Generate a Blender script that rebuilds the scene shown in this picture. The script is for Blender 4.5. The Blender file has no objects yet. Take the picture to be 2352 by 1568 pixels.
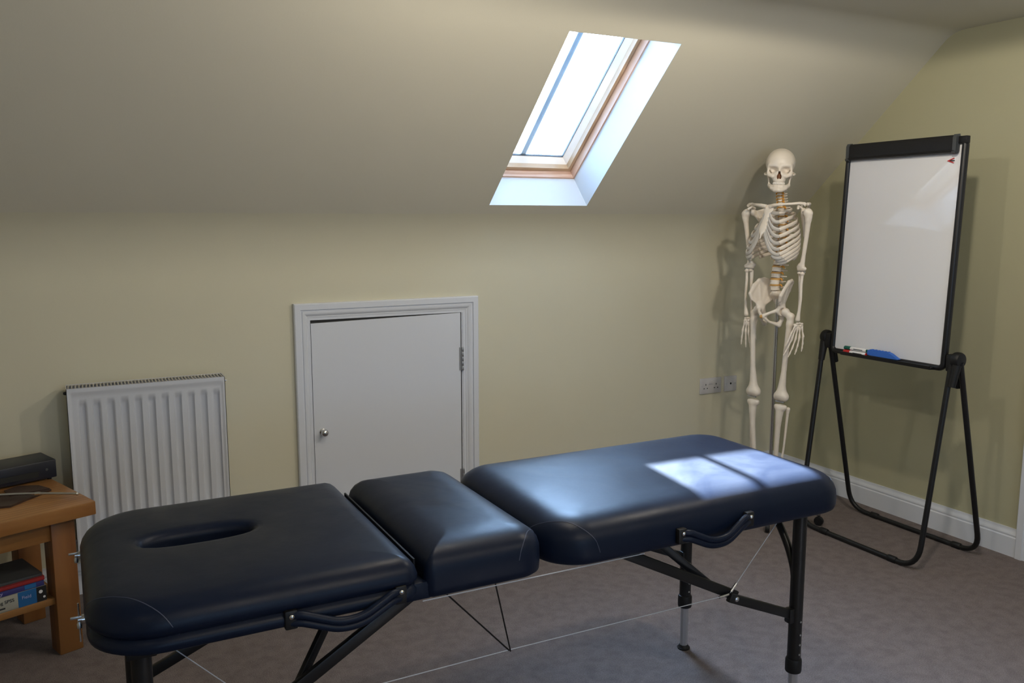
import bpy, bmesh, math, random
import numpy as np
from mathutils import Vector, Matrix

random.seed(7)
SC = bpy.context.scene
COL = SC.collection

# ------------------------------------------------------------------ camera
YAW, PITCH, ROLL = 0.4791, 0.1411, -0.0006
cam_d = bpy.data.cameras.new('camera')
cam_d.sensor_width = 36.0
cam_d.lens = 1982.84 / 2352 * 36
cam_d.clip_start = 0.02
cam = bpy.data.objects.new('camera', cam_d)
COL.objects.link(cam)
_f = Vector((math.sin(YAW) * math.cos(PITCH), math.cos(YAW) * math.cos(PITCH), -math.sin(PITCH)))
_r = Vector((math.cos(YAW), -math.sin(YAW), 0))
_u = _r.cross(_f)
_R = _r * math.cos(ROLL) + _u * math.sin(ROLL)
_U = -_r * math.sin(ROLL) + _u * math.cos(ROLL)
cam.matrix_world = Matrix(((_R.x, _U.x, -_f.x, 0), (_R.y, _U.y, -_f.y, 0), (_R.z, _U.z, -_f.z, 1.4568), (0, 0, 0, 1)))
SC.camera = cam

# ------------------------------------------------------------------ world, sun, exposure
SKY = 3.6
SKY_GLOW = 37.0
w = bpy.data.worlds.new('sky')
SC.world = w
w.use_nodes = True
bg = w.node_tree.nodes['Background']
SUN_DIR = Vector((-0.17, -1.0, -0.598)).normalized()
_nt = w.node_tree                                     # hazy blue sky, brighter round the sun
_tc = _nt.nodes.new('ShaderNodeTexCoord')
_dt = _nt.nodes.new('ShaderNodeVectorMath')
_dt.operation = 'DOT_PRODUCT'
_dt.inputs[1].default_value = tuple(-SUN_DIR)
_nt.links.new(_tc.outputs['Generated'], _dt.inputs[0])
_mx = _nt.nodes.new('ShaderNodeMath')
_mx.operation = 'MAXIMUM'
_mx.inputs[1].default_value = 0.0
_nt.links.new(_dt.outputs['Value'], _mx.inputs[0])
_pw = _nt.nodes.new('ShaderNodeMath')
_pw.operation = 'POWER'
_pw.inputs[1].default_value = 9.0
_nt.links.new(_mx.outputs[0], _pw.inputs[0])
_ms = _nt.nodes.new('ShaderNodeMix')
_ms.data_type = 'RGBA'
_ms.clamp_result = False
_ms.inputs['A'].default_value = (0.42, 0.66, 1.0, 1)
_ms.inputs['B'].default_value = (SKY_GLOW * 0.45, SKY_GLOW * 0.67, SKY_GLOW, 1)
_nt.links.new(_pw.outputs[0], _ms.inputs['Factor'])
_nt.links.new(_ms.outputs['Result'], bg.inputs[0])
bg.inputs[1].default_value = SKY

sun_d = bpy.data.lights.new('sun', 'SUN')
sun_d.energy = 150.0
sun_d.angle = math.radians(0.9)
sun_d.color = (0.84, 0.93, 1.0)
sun = bpy.data.objects.new('sun', sun_d)
COL.objects.link(sun)
sun.rotation_euler = SUN_DIR.to_track_quat('-Z', 'Y').to_euler()
sun.location = (2.5, 7, 5)

SC.view_settings.view_transform = 'Standard'
SC.view_settings.look = 'None'
SC.view_settings.gamma = 1.0
SC.view_settings.exposure = 0.0
SC.view_settings.use_curve_mapping = False

LAMP_COL = (1.0, 0.90, 0.75)
LAMPS = [((2.20, 1.70), 23.0), ((1.15, 1.95), 11.0), ((0.95, -0.3), 19.0), ((2.2, -0.3), 10.0), ((-0.7, 0.4), 2.0)]

# ------------------------------------------------------------------ room numbers
XL, XR = -1.9, 3.598
YB, YF = 3.649, -2.9
YC, ZC = 2.6494, 2.2832
SL = 0.7393
ZK = ZC - (YB - YC) * math.tan(SL)
SKX0, SKX1, ST0, ST1 = 1.6993, 2.2111, 0.2214, 1.1377
UP = Vector((0, math.sin(SL), math.cos(SL)))          # outward normal of the roof slope
DN = Vector((0, math.cos(SL), -math.sin(SL)))         # down the slope


def slope(x, s, off=0.0):
    return Vector((x, YC, ZC)) + DN * s + UP * off


# ------------------------------------------------------------------ materials
def mat(name, col, rough=0.5, metal=0.0, bump=0.0, bscale=60, var=0.0, vscale=3.0, coat=0.0, coat_rough=0.1, spec=0.5):
    m = bpy.data.materials.new(name)
    m.use_nodes = True
    nt = m.node_tree
    b = nt.nodes['Principled BSDF']
    b.inputs['Base Color'].default_value = (*col, 1)
    b.inputs['Roughness'].default_value = rough
    b.inputs['Metallic'].default_value = metal
    b.inputs['Specular IOR Level'].default_value = spec
    b.inputs['Coat Weight'].default_value = coat
    b.inputs['Coat Roughness'].default_value = coat_rough
    tc = nt.nodes.new('ShaderNodeTexCoord')
    if var > 0:
        n = nt.nodes.new('ShaderNodeTexNoise')
        n.inputs['Scale'].default_value = vscale
        n.inputs['Detail'].default_value = 5
        nt.links.new(tc.outputs['Object'], n.inputs['Vector'])
        r = nt.nodes.new('ShaderNodeValToRGB')
        r.color_ramp.elements[0].position = 0.3
        r.color_ramp.elements[1].position = 0.7
        r.color_ramp.elements[0].color = (*[c * (1 - var) for c in col], 1)
        r.color_ramp.elements[1].color = (*[min(1, c * (1 + var)) for c in col], 1)
        nt.links.new(n.outputs['Fac'], r.inputs['Fac'])
        nt.links.new(r.outputs['Color'], b.inputs['Base Color'])
    if bump > 0:
        n2 = nt.nodes.new('ShaderNodeTexNoise')
        n2.inputs['Scale'].default_value = bscale
        n2.inputs['Detail'].default_value = 4
        nt.links.new(tc.outputs['Object'], n2.inputs['Vector'])
        bp = nt.nodes.new('ShaderNodeBump')
        bp.inputs['Strength'].default_value = bump
        bp.inputs['Distance'].default_value = 0.002
        nt.links.new(n2.outputs['Fac'], bp.inputs['Height'])
        nt.links.new(bp.outputs['Normal'], b.inputs['Normal'])
    return m


def wood(name, c1, c2, axis='X', scale=14, rough=0.45):
    m = bpy.data.materials.new(name)
    m.use_nodes = True
    nt = m.node_tree
    b = nt.nodes['Principled BSDF']
    b.inputs['Roughness'].default_value = rough
    tc = nt.nodes.new('ShaderNodeTexCoord')
    mp = nt.nodes.new('ShaderNodeMapping')
    s = {'X': (0.10, 1, 1), 'Y': (1, 0.10, 0.10), 'Z': (1, 1, 0.12)}[axis]
    mp.inputs['Scale'].default_value = s
    nt.links.new(tc.outputs['Object'], mp.inputs['Vector'])
    n = nt.nodes.new('ShaderNodeTexNoise')
    n.inputs['Scale'].default_value = scale
    n.inputs['Detail'].default_value = 6
    n.inputs['Distortion'].default_value = 0.6
    nt.links.new(mp.outputs['Vector'], n.inputs['Vector'])
    wv = nt.nodes.new('ShaderNodeTexWave')
    wv.inputs['Scale'].default_value = scale * 0.9
    wv.inputs['Distortion'].default_value = 5
    wv.inputs['Detail'].default_value = 3
    wv.bands_direction = 'Y' if axis != 'Y' else 'X'
    nt.links.new(mp.outputs['Vector'], wv.inputs['Vector'])
    mx = nt.nodes.new('ShaderNodeMath')
    mx.operation = 'ADD'
    ml = nt.nodes.new('ShaderNodeMath')
    ml.operation = 'MULTIPLY'
    ml.inputs[1].default_value = 0.35
    nt.links.new(wv.outputs['Fac'], ml.inputs[0])
    nt.links.new(n.outputs['Fac'], mx.inputs[0])
    nt.links.new(ml.outputs[0], mx.inputs[1])
    r = nt.nodes.new('ShaderNodeValToRGB')
    r.color_ramp.elements[0].position = 0.4
    r.color_ramp.elements[1].position = 0.9
    r.color_ramp.elements[0].color = (*c1, 1)
    r.color_ramp.elements[1].color = (*c2, 1)
    nt.links.new(mx.outputs[0], r.inputs['Fac'])
    nt.links.new(r.outputs['Color'], b.inputs['Base Color'])
    return m


M = {}
M['cream'] = mat('cream_paint', (0.635, 0.605, 0.465), 0.75, bump=0.08, bscale=180, var=0.025, vscale=1.2)
M['slope'] = mat('slope_paint', (0.62, 0.59, 0.485), 0.75, bump=0.08, bscale=180, var=0.02, vscale=1.0)
M['olive'] = mat('olive_paint', (0.425, 0.408, 0.272), 0.7, bump=0.08, bscale=180, var=0.03, vscale=1.2)
M['white'] = mat('white_gloss_paint', (0.67, 0.695, 0.75), 0.35, bump=0.03, bscale=90)
M['reveal'] = mat('reveal_paint', (0.58, 0.59, 0.60), 0.6)
M['radiator'] = mat('radiator_enamel', (0.61, 0.63, 0.68), 0.3)
M['radiator_dark'] = mat('radiator_grille_paint', (0.50, 0.48, 0.44), 0.5)
M['chrome'] = mat('chrome', (0.62, 0.62, 0.63), 0.18, 1.0)
M['steel'] = mat('brushed_steel', (0.55, 0.56, 0.58), 0.35, 1.0)
M['cable'] = mat('cable_steel', (0.50, 0.53, 0.60), 0.4, 0.2)
M['alu'] = mat('aluminium', (0.50, 0.50, 0.53), 0.4, 0.7)
M['black'] = mat('black_metal', (0.008, 0.008, 0.009), 0.38, spec=0.4)
M['blackp'] = mat('black_plastic', (0.007, 0.007, 0.008), 0.5, spec=0.35)
M['bone'] = mat('bone_plastic', (0.80, 0.72, 0.62), 0.38, var=0.04, vscale=25)
M['cartilage'] = mat('cartilage_plastic', (0.55, 0.52, 0.48), 0.35)
M['disc'] = mat('disc_plastic', (0.60, 0.34, 0.10), 0.45)
M['nerve'] = mat('nerve_plastic', (0.75, 0.36, 0.06), 0.4)
M['nasal'] = mat('nasal_dark', (0.16, 0.06, 0.02), 0.6)
M['teeth'] = mat('tooth_plastic', (0.86, 0.80, 0.72), 0.3)
M['board'] = mat('whiteboard_enamel', (0.72, 0.73, 0.765), 0.04, bump=0.0, spec=0.7)
M['pine'] = wood('pine', (0.44, 0.22, 0.12), (0.66, 0.44, 0.32), 'X', 22, 0.4)
M['pine_y'] = wood('pine_side', (0.44, 0.22, 0.12), (0.66, 0.44, 0.32), 'Y', 22, 0.4)
M['pine_tan'] = mat('tan_pine', (0.46, 0.30, 0.17), 0.4, var=0.10, vscale=9)
M['pine_pale'] = wood('pale_pine', (0.74, 0.56, 0.38), (0.84, 0.70, 0.54), 'X', 18, 0.4)
M['sash_pale'] = mat('pale_sash_wood', (0.78, 0.68, 0.58), 0.45, var=0.05, vscale=8)
M['oak'] = wood('oak', (0.25, 0.108, 0.030), (0.38, 0.188, 0.060), 'X', 16, 0.35)
M['oak_z'] = wood('oak_upright', (0.165, 0.060, 0.016), (0.25, 0.105, 0.030), 'Z', 16, 0.4)
M['socket'] = mat('socket_plastic', (0.58, 0.57, 0.58), 0.35)
M['hole'] = mat('dark_hole', (0.01, 0.01, 0.01), 0.7)
M['leather'] = mat('brown_leather', (0.045, 0.022, 0.014), 0.5, bump=0.3, bscale=200)
M['navy_box'] = mat('navy_box_plastic', (0.010, 0.012, 0.022), 0.4)
M['green'] = mat('green_cap', (0.0, 0.12, 0.09), 0.4)
M['red'] = mat('red_plastic', (0.55, 0.02, 0.02), 0.4)
M['blue'] = mat('blue_foam', (0.03, 0.14, 0.55), 0.6)
M['marker_white'] = mat('marker_white', (0.80, 0.80, 0.80), 0.35)
M['book_red'] = mat('book_red', (0.28, 0.02, 0.02), 0.45)
M['book_blue'] = mat('book_navy', (0.035, 0.035, 0.16), 0.45)
M['book_cream'] = mat('book_cream', (0.40, 0.38, 0.31), 0.45)
M['book_cyan'] = mat('book_sky_blue', (0.015, 0.12, 0.32), 0.45)
M['book_black'] = mat('book_black', (0.012, 0.012, 0.012), 0.45)
M['book_grey'] = mat('book_dark_grey', (0.05, 0.055, 0.06), 0.45)
M['paper'] = mat('paper', (0.6, 0.57, 0.5), 0.7)
M['ink'] = mat('ink', (0.03, 0.03, 0.03), 0.6)
M['lilac'] = mat('lilac_ink', (0.45, 0.42, 0.65), 0.6)
M['roof'] = mat('roof_slate', (0.10, 0.10, 0.11), 0.7)


def vinyl(name):
    m = mat(name, (0.0055, 0.0100, 0.0250), 0.36, bump=0.0, spec=0.16)
    nt = m.node_tree
    b = nt.nodes['Principled BSDF']
    tc = nt.nodes.new('ShaderNodeTexCoord')
    v = nt.nodes.new('ShaderNodeTexVoronoi')
    v.inputs['Scale'].default_value = 650
    nt.links.new(tc.outputs['Object'], v.inputs['Vector'])
    n = nt.nodes.new('ShaderNodeTexNoise')
    n.inputs['Scale'].default_value = 9
    n.inputs['Detail'].default_value = 6
    nt.links.new(tc.outputs['Object'], n.inputs['Vector'])
    bp = nt.nodes.new('ShaderNodeBump')
    bp.inputs['Strength'].default_value = 0.10
    bp.inputs['Distance'].default_value = 0.0006
    nt.links.new(v.outputs['Distance'], bp.inputs['Height'])
    bp2 = nt.nodes.new('ShaderNodeBump')
    bp2.inputs['Strength'].default_value = 0.22
    bp2.inputs['Distance'].default_value = 0.006
    nt.links.new(n.outputs['Fac'], bp2.inputs['Height'])
    nt.links.new(bp.outputs['Normal'], bp2.inputs['Normal'])
    nt.links.new(bp2.outputs['Normal'], b.inputs['Normal'])
    # wear: faint rubbed streaks make the sheen uneven
    n3 = nt.nodes.new('ShaderNodeTexNoise')
    n3.inputs['Scale'].default_value = 4
    n3.inputs['Detail'].default_value = 8
    n3.inputs['Distortion'].default_value = 1.5
    nt.links.new(tc.outputs['Object'], n3.inputs['Vector'])
    mr = nt.nodes.new('ShaderNodeMapRange')
    mr.inputs['From Min'].default_value = 0.3
    mr.inputs['From Max'].default_value = 0.7
    mr.inputs['To Min'].default_value = 0.33
    mr.inputs['To Max'].default_value = 0.45
    nt.links.new(n3.outputs['Fac'], mr.inputs['Value'])
    nt.links.new(mr.outputs['Result'], b.inputs['Roughness'])
    return m


M['vinyl'] = vinyl('navy_vinyl')
M['thread'] = mat('seam_thread', (0.05, 0.06, 0.10), 0.5)


def carpet():
    m = mat('carpet', (0.2, 0.2, 0.2), 0.95, spec=0.1)
    nt = m.node_tree
    b = nt.nodes['Principled BSDF']
    tc = nt.nodes.new('ShaderNodeTexCoord')

    def noise(sc, det, dist=0):
        n = nt.nodes.new('ShaderNodeTexNoise')
        n.inputs['Scale'].default_value = sc
        n.inputs['Detail'].default_value = det
        n.inputs['Distortion'].default_value = dist
        nt.links.new(tc.outputs['Object'], n.inputs['Vector'])
        return n
    a = noise(24, 12, 0.3)
    f = noise(260, 3)
    r = nt.nodes.new('ShaderNodeValToRGB')
    r.color_ramp.elements[0].position = 0.32
    r.color_ramp.elements[1].position = 0.62
    r.color_ramp.elements[0].color = (0.176, 0.146, 0.138, 1)
    r.color_ramp.elements[1].color = (0.218, 0.183, 0.173, 1)
    nt.links.new(a.outputs['Fac'], r.inputs['Fac'])
    mx = nt.nodes.new('ShaderNodeMix')
    mx.data_type = 'RGBA'
    mx.blend_type = 'MULTIPLY'
    mx.inputs['Factor'].default_value = 1.0
    r2 = nt.nodes.new('ShaderNodeValToRGB')
    r2.color_ramp.elements[0].position = 0.3
    r2.color_ramp.elements[1].position = 0.7
    r2.color_ramp.elements[0].color = (0.72, 0.72, 0.72, 1)
    r2.color_ramp.elements[1].color = (1.15, 1.15, 1.15, 1)
    nt.links.new(f.outputs['Fac'], r2.inputs['Fac'])
    nt.links.new(r.outputs['Color'], mx.inputs['A'])
    nt.links.new(r2.outputs['Color'], mx.inputs['B'])
    # one round dark stain
    vd = nt.nodes.new('ShaderNodeVectorMath')
    vd.operation = 'DISTANCE'
    vd.inputs[1].default_value = (2.79, 1.31, 0)
    wob = nt.nodes.new('ShaderNodeVectorMath')
    wob.operation = 'MULTIPLY_ADD'
    n5 = noise(30, 3)
    wob.inputs[1].default_value = (0.05, 0.05, 0)
    nt.links.new(n5.outputs['Color'], wob.inputs[0])
    nt.links.new(tc.outputs['Object'], wob.inputs[2])
    nt.links.new(wob.outputs[0], vd.inputs[0])
    mr = nt.nodes.new('ShaderNodeMapRange')
    mr.inputs['From Min'].default_value = 0.012
    mr.inputs['From Max'].default_value = 0.05
    mr.inputs['To Min'].default_value = 0.35
    mr.inputs['To Max'].default_value = 1.0
    nt.links.new(vd.outputs['Value'], mr.inputs['Value'])
    mx2 = nt.nodes.new('ShaderNodeMix')
    mx2.data_type = 'RGBA'
    mx2.blend_type = 'MULTIPLY'
    mx2.inputs['Factor'].default_value = 1.0
    nt.links.new(mx.outputs['Result'], mx2.inputs['A'])
    nt.links.new(mr.outputs['Result'], mx2.inputs['B'])
    nt.links.new(mx2.outputs['Result'], b.inputs['Base Color'])
    bp = nt.nodes.new('ShaderNodeBump')
    bp.inputs['Strength'].default_value = 0.7
    bp.inputs['Distance'].default_value = 0.006
    nt.links.new(f.outputs['Fac'], bp.inputs['Height'])
    nt.links.new(bp.outputs['Normal'], b.inputs['Normal'])
    return m


M['carpet'] = carpet()


def glass():
    m = bpy.data.materials.new('window_glass')
    m.use_nodes = True
    nt = m.node_tree
    nt.nodes.remove(nt.nodes['Principled BSDF'])
    out = nt.nodes['Material Output']
    t = nt.nodes.new('ShaderNodeBsdfTransparent')
    t.inputs[0].default_value = (0.95, 0.98, 1.0, 1)
    g = nt.nodes.new('ShaderNodeBsdfGlossy')
    g.inputs['Roughness'].default_value = 0.02
    mx = nt.nodes.new('ShaderNodeMixShader')
    mx.inputs[0].default_value = 0.05
    nt.links.new(t.outputs[0], mx.inputs[1])
    nt.links.new(g.outputs[0], mx.inputs[2])
    nt.links.new(mx.outputs[0], out.inputs['Surface'])
    return m


M['glass'] = glass()


def glow(name, col, s):
    m = bpy.data.materials.new(name)
    m.use_nodes = True
    b = m.node_tree.nodes['Principled BSDF']
    b.inputs['Emission Color'].default_value = (*col, 1)
    b.inputs['Emission Strength'].default_value = s
    return m


M['bulb'] = glow('lamp_bulb', LAMP_COL, 6.0)


# ------------------------------------------------------------------ mesh helpers
class MB:
    """collects shapes; ends as one mesh"""
    def __init__(self):
        self.v = []
        self.f = []
        self.s = []

    def add(self, vs, fs, smooth=False):
        o = len(self.v)
        self.v += [tuple(p) for p in vs]
        self.f += [tuple(i + o for i in f) for f in fs]
        self.s += [smooth] * len(fs)
        return self

    def box(self, x0, x1, y0, y1, z0, z1, bev=0.0, xf=None):
        bm = bmesh.new()
        bmesh.ops.create_cube(bm, size=1)
        for v in bm.verts:
            v.co = Vector(((x0 + x1) / 2 + v.co.x * (x1 - x0), (y0 + y1) / 2 + v.co.y * (y1 - y0), (z0 + z1) / 2 + v.co.z * (z1 - z0)))
        if bev > 0:
            bmesh.ops.bevel(bm, geom=bm.edges[:], offset=bev, segments=2, affect='EDGES', profile=0.5)
        if xf is not None:
            bm.transform(xf)
        bm.verts.index_update()
        self.add([v.co.copy() for v in bm.verts], [[v.index for v in f.verts] for f in bm.faces], False)
        bm.free()
        return self

    def bar(self, a, b, wx, wy, up=(0, 0, 1), bev=0.0):
        """rectangular bar from a to b"""
        a, b = Vector(a), Vector(b)
        d = (b - a)
        L = d.length
        d.normalize()
        s = d.cross(Vector(up))
        if s.length < 1e-4:
            s = d.cross(Vector((1, 0, 0)))
        s.normalize()
        t = s.cross(d)
        m = Matrix(((d.x, s.x, t.x, a.x), (d.y, s.y, t.y, a.y), (d.z, s.z, t.z, a.z), (0, 0, 0, 1)))
        return self.box(0, L, -wx / 2, wx / 2, -wy / 2, wy / 2, bev, m)

    def tube(self, pts, rad, n=12, cap=True, flat=None, up=None, closed=False):
        """sweep; rad number or list; flat = (ru, rv) multipliers on frame (up, side)"""
        P = [Vector(p) for p in pts]
        k = len(P)
        R = [rad] * k if not hasattr(rad, '__len__') else list(rad)
        T = []
        for i in range(k):
            if closed:
                t = P[(i + 1) % k] - P[i - 1]
            else:
                t = P[min(i + 1, k - 1)] - P[max(i - 1, 0)]
            T.append(t.normalized())
        if up is None:
            u = T[0].cross(Vector((0.3, 0.2, 1)))
            if u.length < 0.1:
                u = T[0].cross(Vector((1, 0, 0)))
            u.normalize()
        vs = []
        for i in range(k):
            if up is not None:
                uu = Vector(up) - T[i] * Vector(up).dot(T[i])
                uu.normalize()
            else:
                u = (u - T[i] * u.dot(T[i])).normalized()
                uu = u
            vv = T[i].cross(uu)
            fu, fv = (flat if flat else (1, 1))
            for j in range(n):
                a = 2 * math.pi * j / n
                vs.append(P[i] + (uu * math.cos(a) * fu + vv * math.sin(a) * fv) * R[i])
        fs = []
        for i in range(k if closed else k - 1):
            i2 = (i + 1) % k
            for j in range(n):
                j2 = (j + 1) % n
                fs.append((i * n + j, i * n + j2, i2 * n + j2, i2 * n + j))
        self.add(vs, fs, True)
        if cap and not closed:
            o = len(self.v) - len(vs)
            self.f.append(tuple(o + j for j in reversed(range(n))))
            self.s.append(False)
            self.f.append(tuple(o + (k - 1) * n + j for j in range(n)))
            self.s.append(False)
        return self

    def lathe(self, prof, n=24, xf=None):
        """profile (r, z) around z"""
        vs = []
        for r, z in prof:
            for j in range(n):
                a = 2 * math.pi * j / n
                vs.append(Vector((r * math.cos(a), r * math.sin(a), z)))
        fs = []
        for i in range(len(prof) - 1):
            for j in range(n):
                j2 = (j + 1) % n
                fs.append((i * n + j, i * n + j2, (i + 1) * n + j2, (i + 1) * n + j))
        fs.append(tuple(reversed(range(n))))
        fs.append(tuple((len(prof) - 1) * n + j for j in range(n)))
        if xf is not None:
            vs = [xf @ v for v in vs]
        return self.add(vs, fs, True)

    def prism(self, poly, a, b, plane='XZ'):
        """polygon in a plane, extruded along the third axis from a to b"""
        def p3(p, h):
            return {'XZ': (p[0], h, p[1]), 'YZ': (h, p[0], p[1]), 'XY': (p[0], p[1], h)}[plane]
        n = len(poly)
        vs = [p3(p, a) for p in poly] + [p3(p, b) for p in poly]
        fs = [tuple(range(n)), tuple(reversed(range(n, 2 * n)))]
        for i in range(n):
            j = (i + 1) % n
            fs.append((i, i + n, j + n, j))
        return self.add(vs, fs)


def root_loc(p):
    while p is not None and p.parent is not None:
        p = p.parent
    return p


def obj(name, mb, m, parent=None, world=True, smooth=None, angle=40):
    """links ONE mesh object; points are world points unless world=False"""
    me = bpy.data.meshes.new(name)
    v = mb.v if isinstance(mb, MB) else mb[0]
    f = mb.f if isinstance(mb, MB) else mb[1]
    off = Vector((0, 0, 0))
    if parent is not None and world:
        off = root_loc(parent).location
    me.from_pydata([(p[0] - off.x, p[1] - off.y, p[2] - off.z) for p in v], [], f)
    me.validate()
    bm = bmesh.new()
    bm.from_mesh(me)
    bmesh.ops.recalc_face_normals(bm, faces=bm.faces[:])
    bm.to_mesh(me)
    bm.free()
    sm = [True] * len(me.polygons) if smooth else (mb.s if isinstance(mb, MB) and smooth is None else [False] * len(me.polygons))
    if len(sm) == len(me.polygons):
        me.polygons.foreach_set('use_smooth', sm)
    me.update()
    try:
        me.set_sharp_from_angle(angle=math.radians(angle))
    except Exception:
        pass
    o = bpy.data.objects.new(name, me)
    COL.objects.link(o)
    me.materials.append(m)
    if parent is not None:
        o.parent = parent
    return o


def thing(name, label, cat, loc=(0, 0, 0), rotz=0, group=None):
    o = bpy.data.objects.new(name, None)
    o.empty_display_size = 0.1
    COL.objects.link(o)
    o.location = loc
    o.rotation_euler = (0, 0, rotz)
    o['label'] = label
    o['category'] = cat
    if group:
        o['group'] = group
    return o


def tag(o, label, cat, group=None):
    o['label'] = label
    o['category'] = cat
    if group:
        o['group'] = group
    return o


def struct(name, mb, m, label=None, smooth=None, parent=None):
    o = obj(name, mb, m, parent, smooth=smooth)
    if parent is None:
        o['kind'] = 'structure'
        if label:
            o['label'] = label
    return o


def copy_part(src, parent, loc=None, scale=None, rot=None):
    c = src.copy()
    COL.objects.link(c)
    c.parent = parent
    if loc is not None:
        c.location = loc
    if scale is not None:
        c.scale = scale
    if rot is not None:
        c.rotation_euler = rot
    return c


# ------------------------------------------------------------------ room shell
def quadgrid(mb, fn, us, vs_, skip=None):
    idx = {}
    pts = []
    for i, u in enumerate(us):
        for j, v in enumerate(vs_):
            idx[i, j] = len(pts)
            pts.append(fn(u, v))
    fs = []
    for i in range(len(us) - 1):
        for j in range(len(vs_) - 1):
            if skip and skip(i, j):
                continue
            fs.append((idx[i, j], idx[i + 1, j], idx[i + 1, j + 1], idx[i, j + 1]))
    mb.add(pts, fs)


struct('floor', MB().add([(XL, YF, 0), (XR, YF, 0), (XR, YB, 0), (XL, YB, 0)], [(0, 1, 2, 3)]), M['carpet'],
       'mauve beige cut-pile carpet with faint stains')

# back knee wall, soft rounded turn into the slope
RF = 0.16                                              # fillet tangent length
half = (math.pi / 2 - SL)                              # turn angle between wall and slope
Rr = RF / math.tan((math.pi - half) / 2) if half else 0.1
p_wall = Vector((0, YB, ZK - RF))
p_slope = Vector((0, YB, ZK)) - DN * RF


def bez(a, b, c, n):
    return [a * (1 - t) ** 2 + b * 2 * t * (1 - t) + c * t * t for t in [i / n for i in range(n + 1)]]


arc = bez(p_wall, Vector((0, YB, ZK)), p_slope, 20)
prof_back = [Vector((0, YB, 0))] + arc
mb = MB()
quadgrid(mb, lambda x, k: (x, prof_back[k].y, prof_back[k].z), [XL, XR], list(range(len(prof_back))))
struct('wall_back', mb, M['cream'], 'low cream wall under the sloping ceiling', smooth=True)

# ceiling: slope with the skylight opening, soft turn into the flat
RC = 0.06
q0 = slope(0, RC)
q2 = Vector((0, YC - RC, ZC))
arc2 = bez(q2, Vector((0, YC, ZC)), q0, 12)
S_end = (YB - YC) / math.cos(SL) - RF
prof_c = [(p.y, p.z) for p in arc2] + [(slope(0, s).y, slope(0, s).z) for s in (ST0, ST1, S_end)]
prof_c = [(YF, ZC)] + prof_c
mb = MB()
xs = [XL, SKX0, SKX1, XR]
hole_j = len(prof_c) - 3
quadgrid(mb, lambda x, k: (x, prof_c[k][0], prof_c[k][1]), xs, list(range(len(prof_c))), lambda i, j: i == 1 and j == hole_j)
struct('ceiling', mb, M['slope'], 'cream sloping ceiling around the skylight and flat ceiling above')

# gable walls
outline = [(YF, 0), (YB, 0)] + [(p.y, p.z) for p in arc] + [tuple(p) for p in reversed(prof_c)]
struct('wall_right', MB().add([(XR, y, z) for y, z in outline], [tuple(range(len(outline)))]), M['olive'], 'olive green gable wall on the right')
struct('wall_left', MB().add([(XL, y, z) for y, z in outline], [tuple(range(len(outline)))]), M['cream'], 'cream gable wall on the left')
WX0, WX1, WZ0, WZ1 = -0.4, 2.4, 0.75, 2.0
mb = MB()
quadgrid(mb, lambda x, z: (x, YF, z), [XL, WX0, WX1, XR], [0, WZ0, WZ1, ZC], lambda i, j: i == 1 and j == 1)
struct('wall_front', mb, M['cream'], 'cream wall with a wide window behind the camera')
mb = MB()
for a, b, c, d in ((WX0, WX0 + 0.06, WZ0, WZ1), (WX1 - 0.06, WX1, WZ0, WZ1), (WX0 + 0.06, WX1 - 0.06, WZ0, WZ0 + 0.06), (WX0 + 0.06, WX1 - 0.06, WZ1 - 0.06, WZ1),
                   (0.97, 1.03, WZ0 + 0.06, WZ1 - 0.06)):
    mb.box(a, b, YF - 0.10, YF + 0.012, c, d)
wn2 = struct('window_2', mb, M['white'], 'wide white framed window behind the camera')
mb = MB()
mb.box(WX0 + 0.06, 0.97, YF - 0.062, YF - 0.056, WZ0 + 0.06, WZ1 - 0.06)
struct('window_pane', mb, M['glass'], parent=wn2)
mb = MB()
mb.box(1.03, WX1 - 0.06, YF - 0.062, YF - 0.056, WZ0 + 0.06, WZ1 - 0.06)
struct('window_pane', mb, M['glass'], parent=wn2)
pd2 = bpy.data.lights.new('window_portal', 'AREA')
pd2.shape = 'RECTANGLE'
pd2.size = WX1 - WX0
pd2.size_y = WZ1 - WZ0
pd2.cycles.is_portal = True
po2 = bpy.data.objects.new('window_portal', pd2)
COL.objects.link(po2)
po2.matrix_world = Matrix.Translation(((WX0 + WX1) / 2, YF - 0.12, (WZ0 + WZ1) / 2)) @ Vector((0, 1, 0)).to_track_quat('-Z', 'Z').to_matrix().to_4x4()

# skirting
SK = [(0, 0), (0.018, 0), (0.018, 0.084), (0.0135, 0.089), (0.0155, 0.094), (0.0155, 0.099), (0.010, 0.107), (0.007, 0.116), (0.007, 0.123), (0, 0.123)]


def skirt_x(x0, x1, name):                             # along the back wall
    mb = MB()
    mb.prism([(YB - p, z) for p, z in SK], x0, x1, 'YZ')
    return struct(name, mb, M['white'], 'white moulded skirting board on the cream wall')


skirt_x(XL, 0.848, 'baseboard_back_left')
skirt_x(1.711, XR - 0.019, 'baseboard_back')
Y_DOOR2 = 2.168
mb = MB()
mb.prism([(XR - p, z) for p, z in SK], Y_DOOR2, YB, 'XZ')
struct('baseboard_right', mb, M['white'], 'white moulded skirting board on the olive wall')


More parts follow.
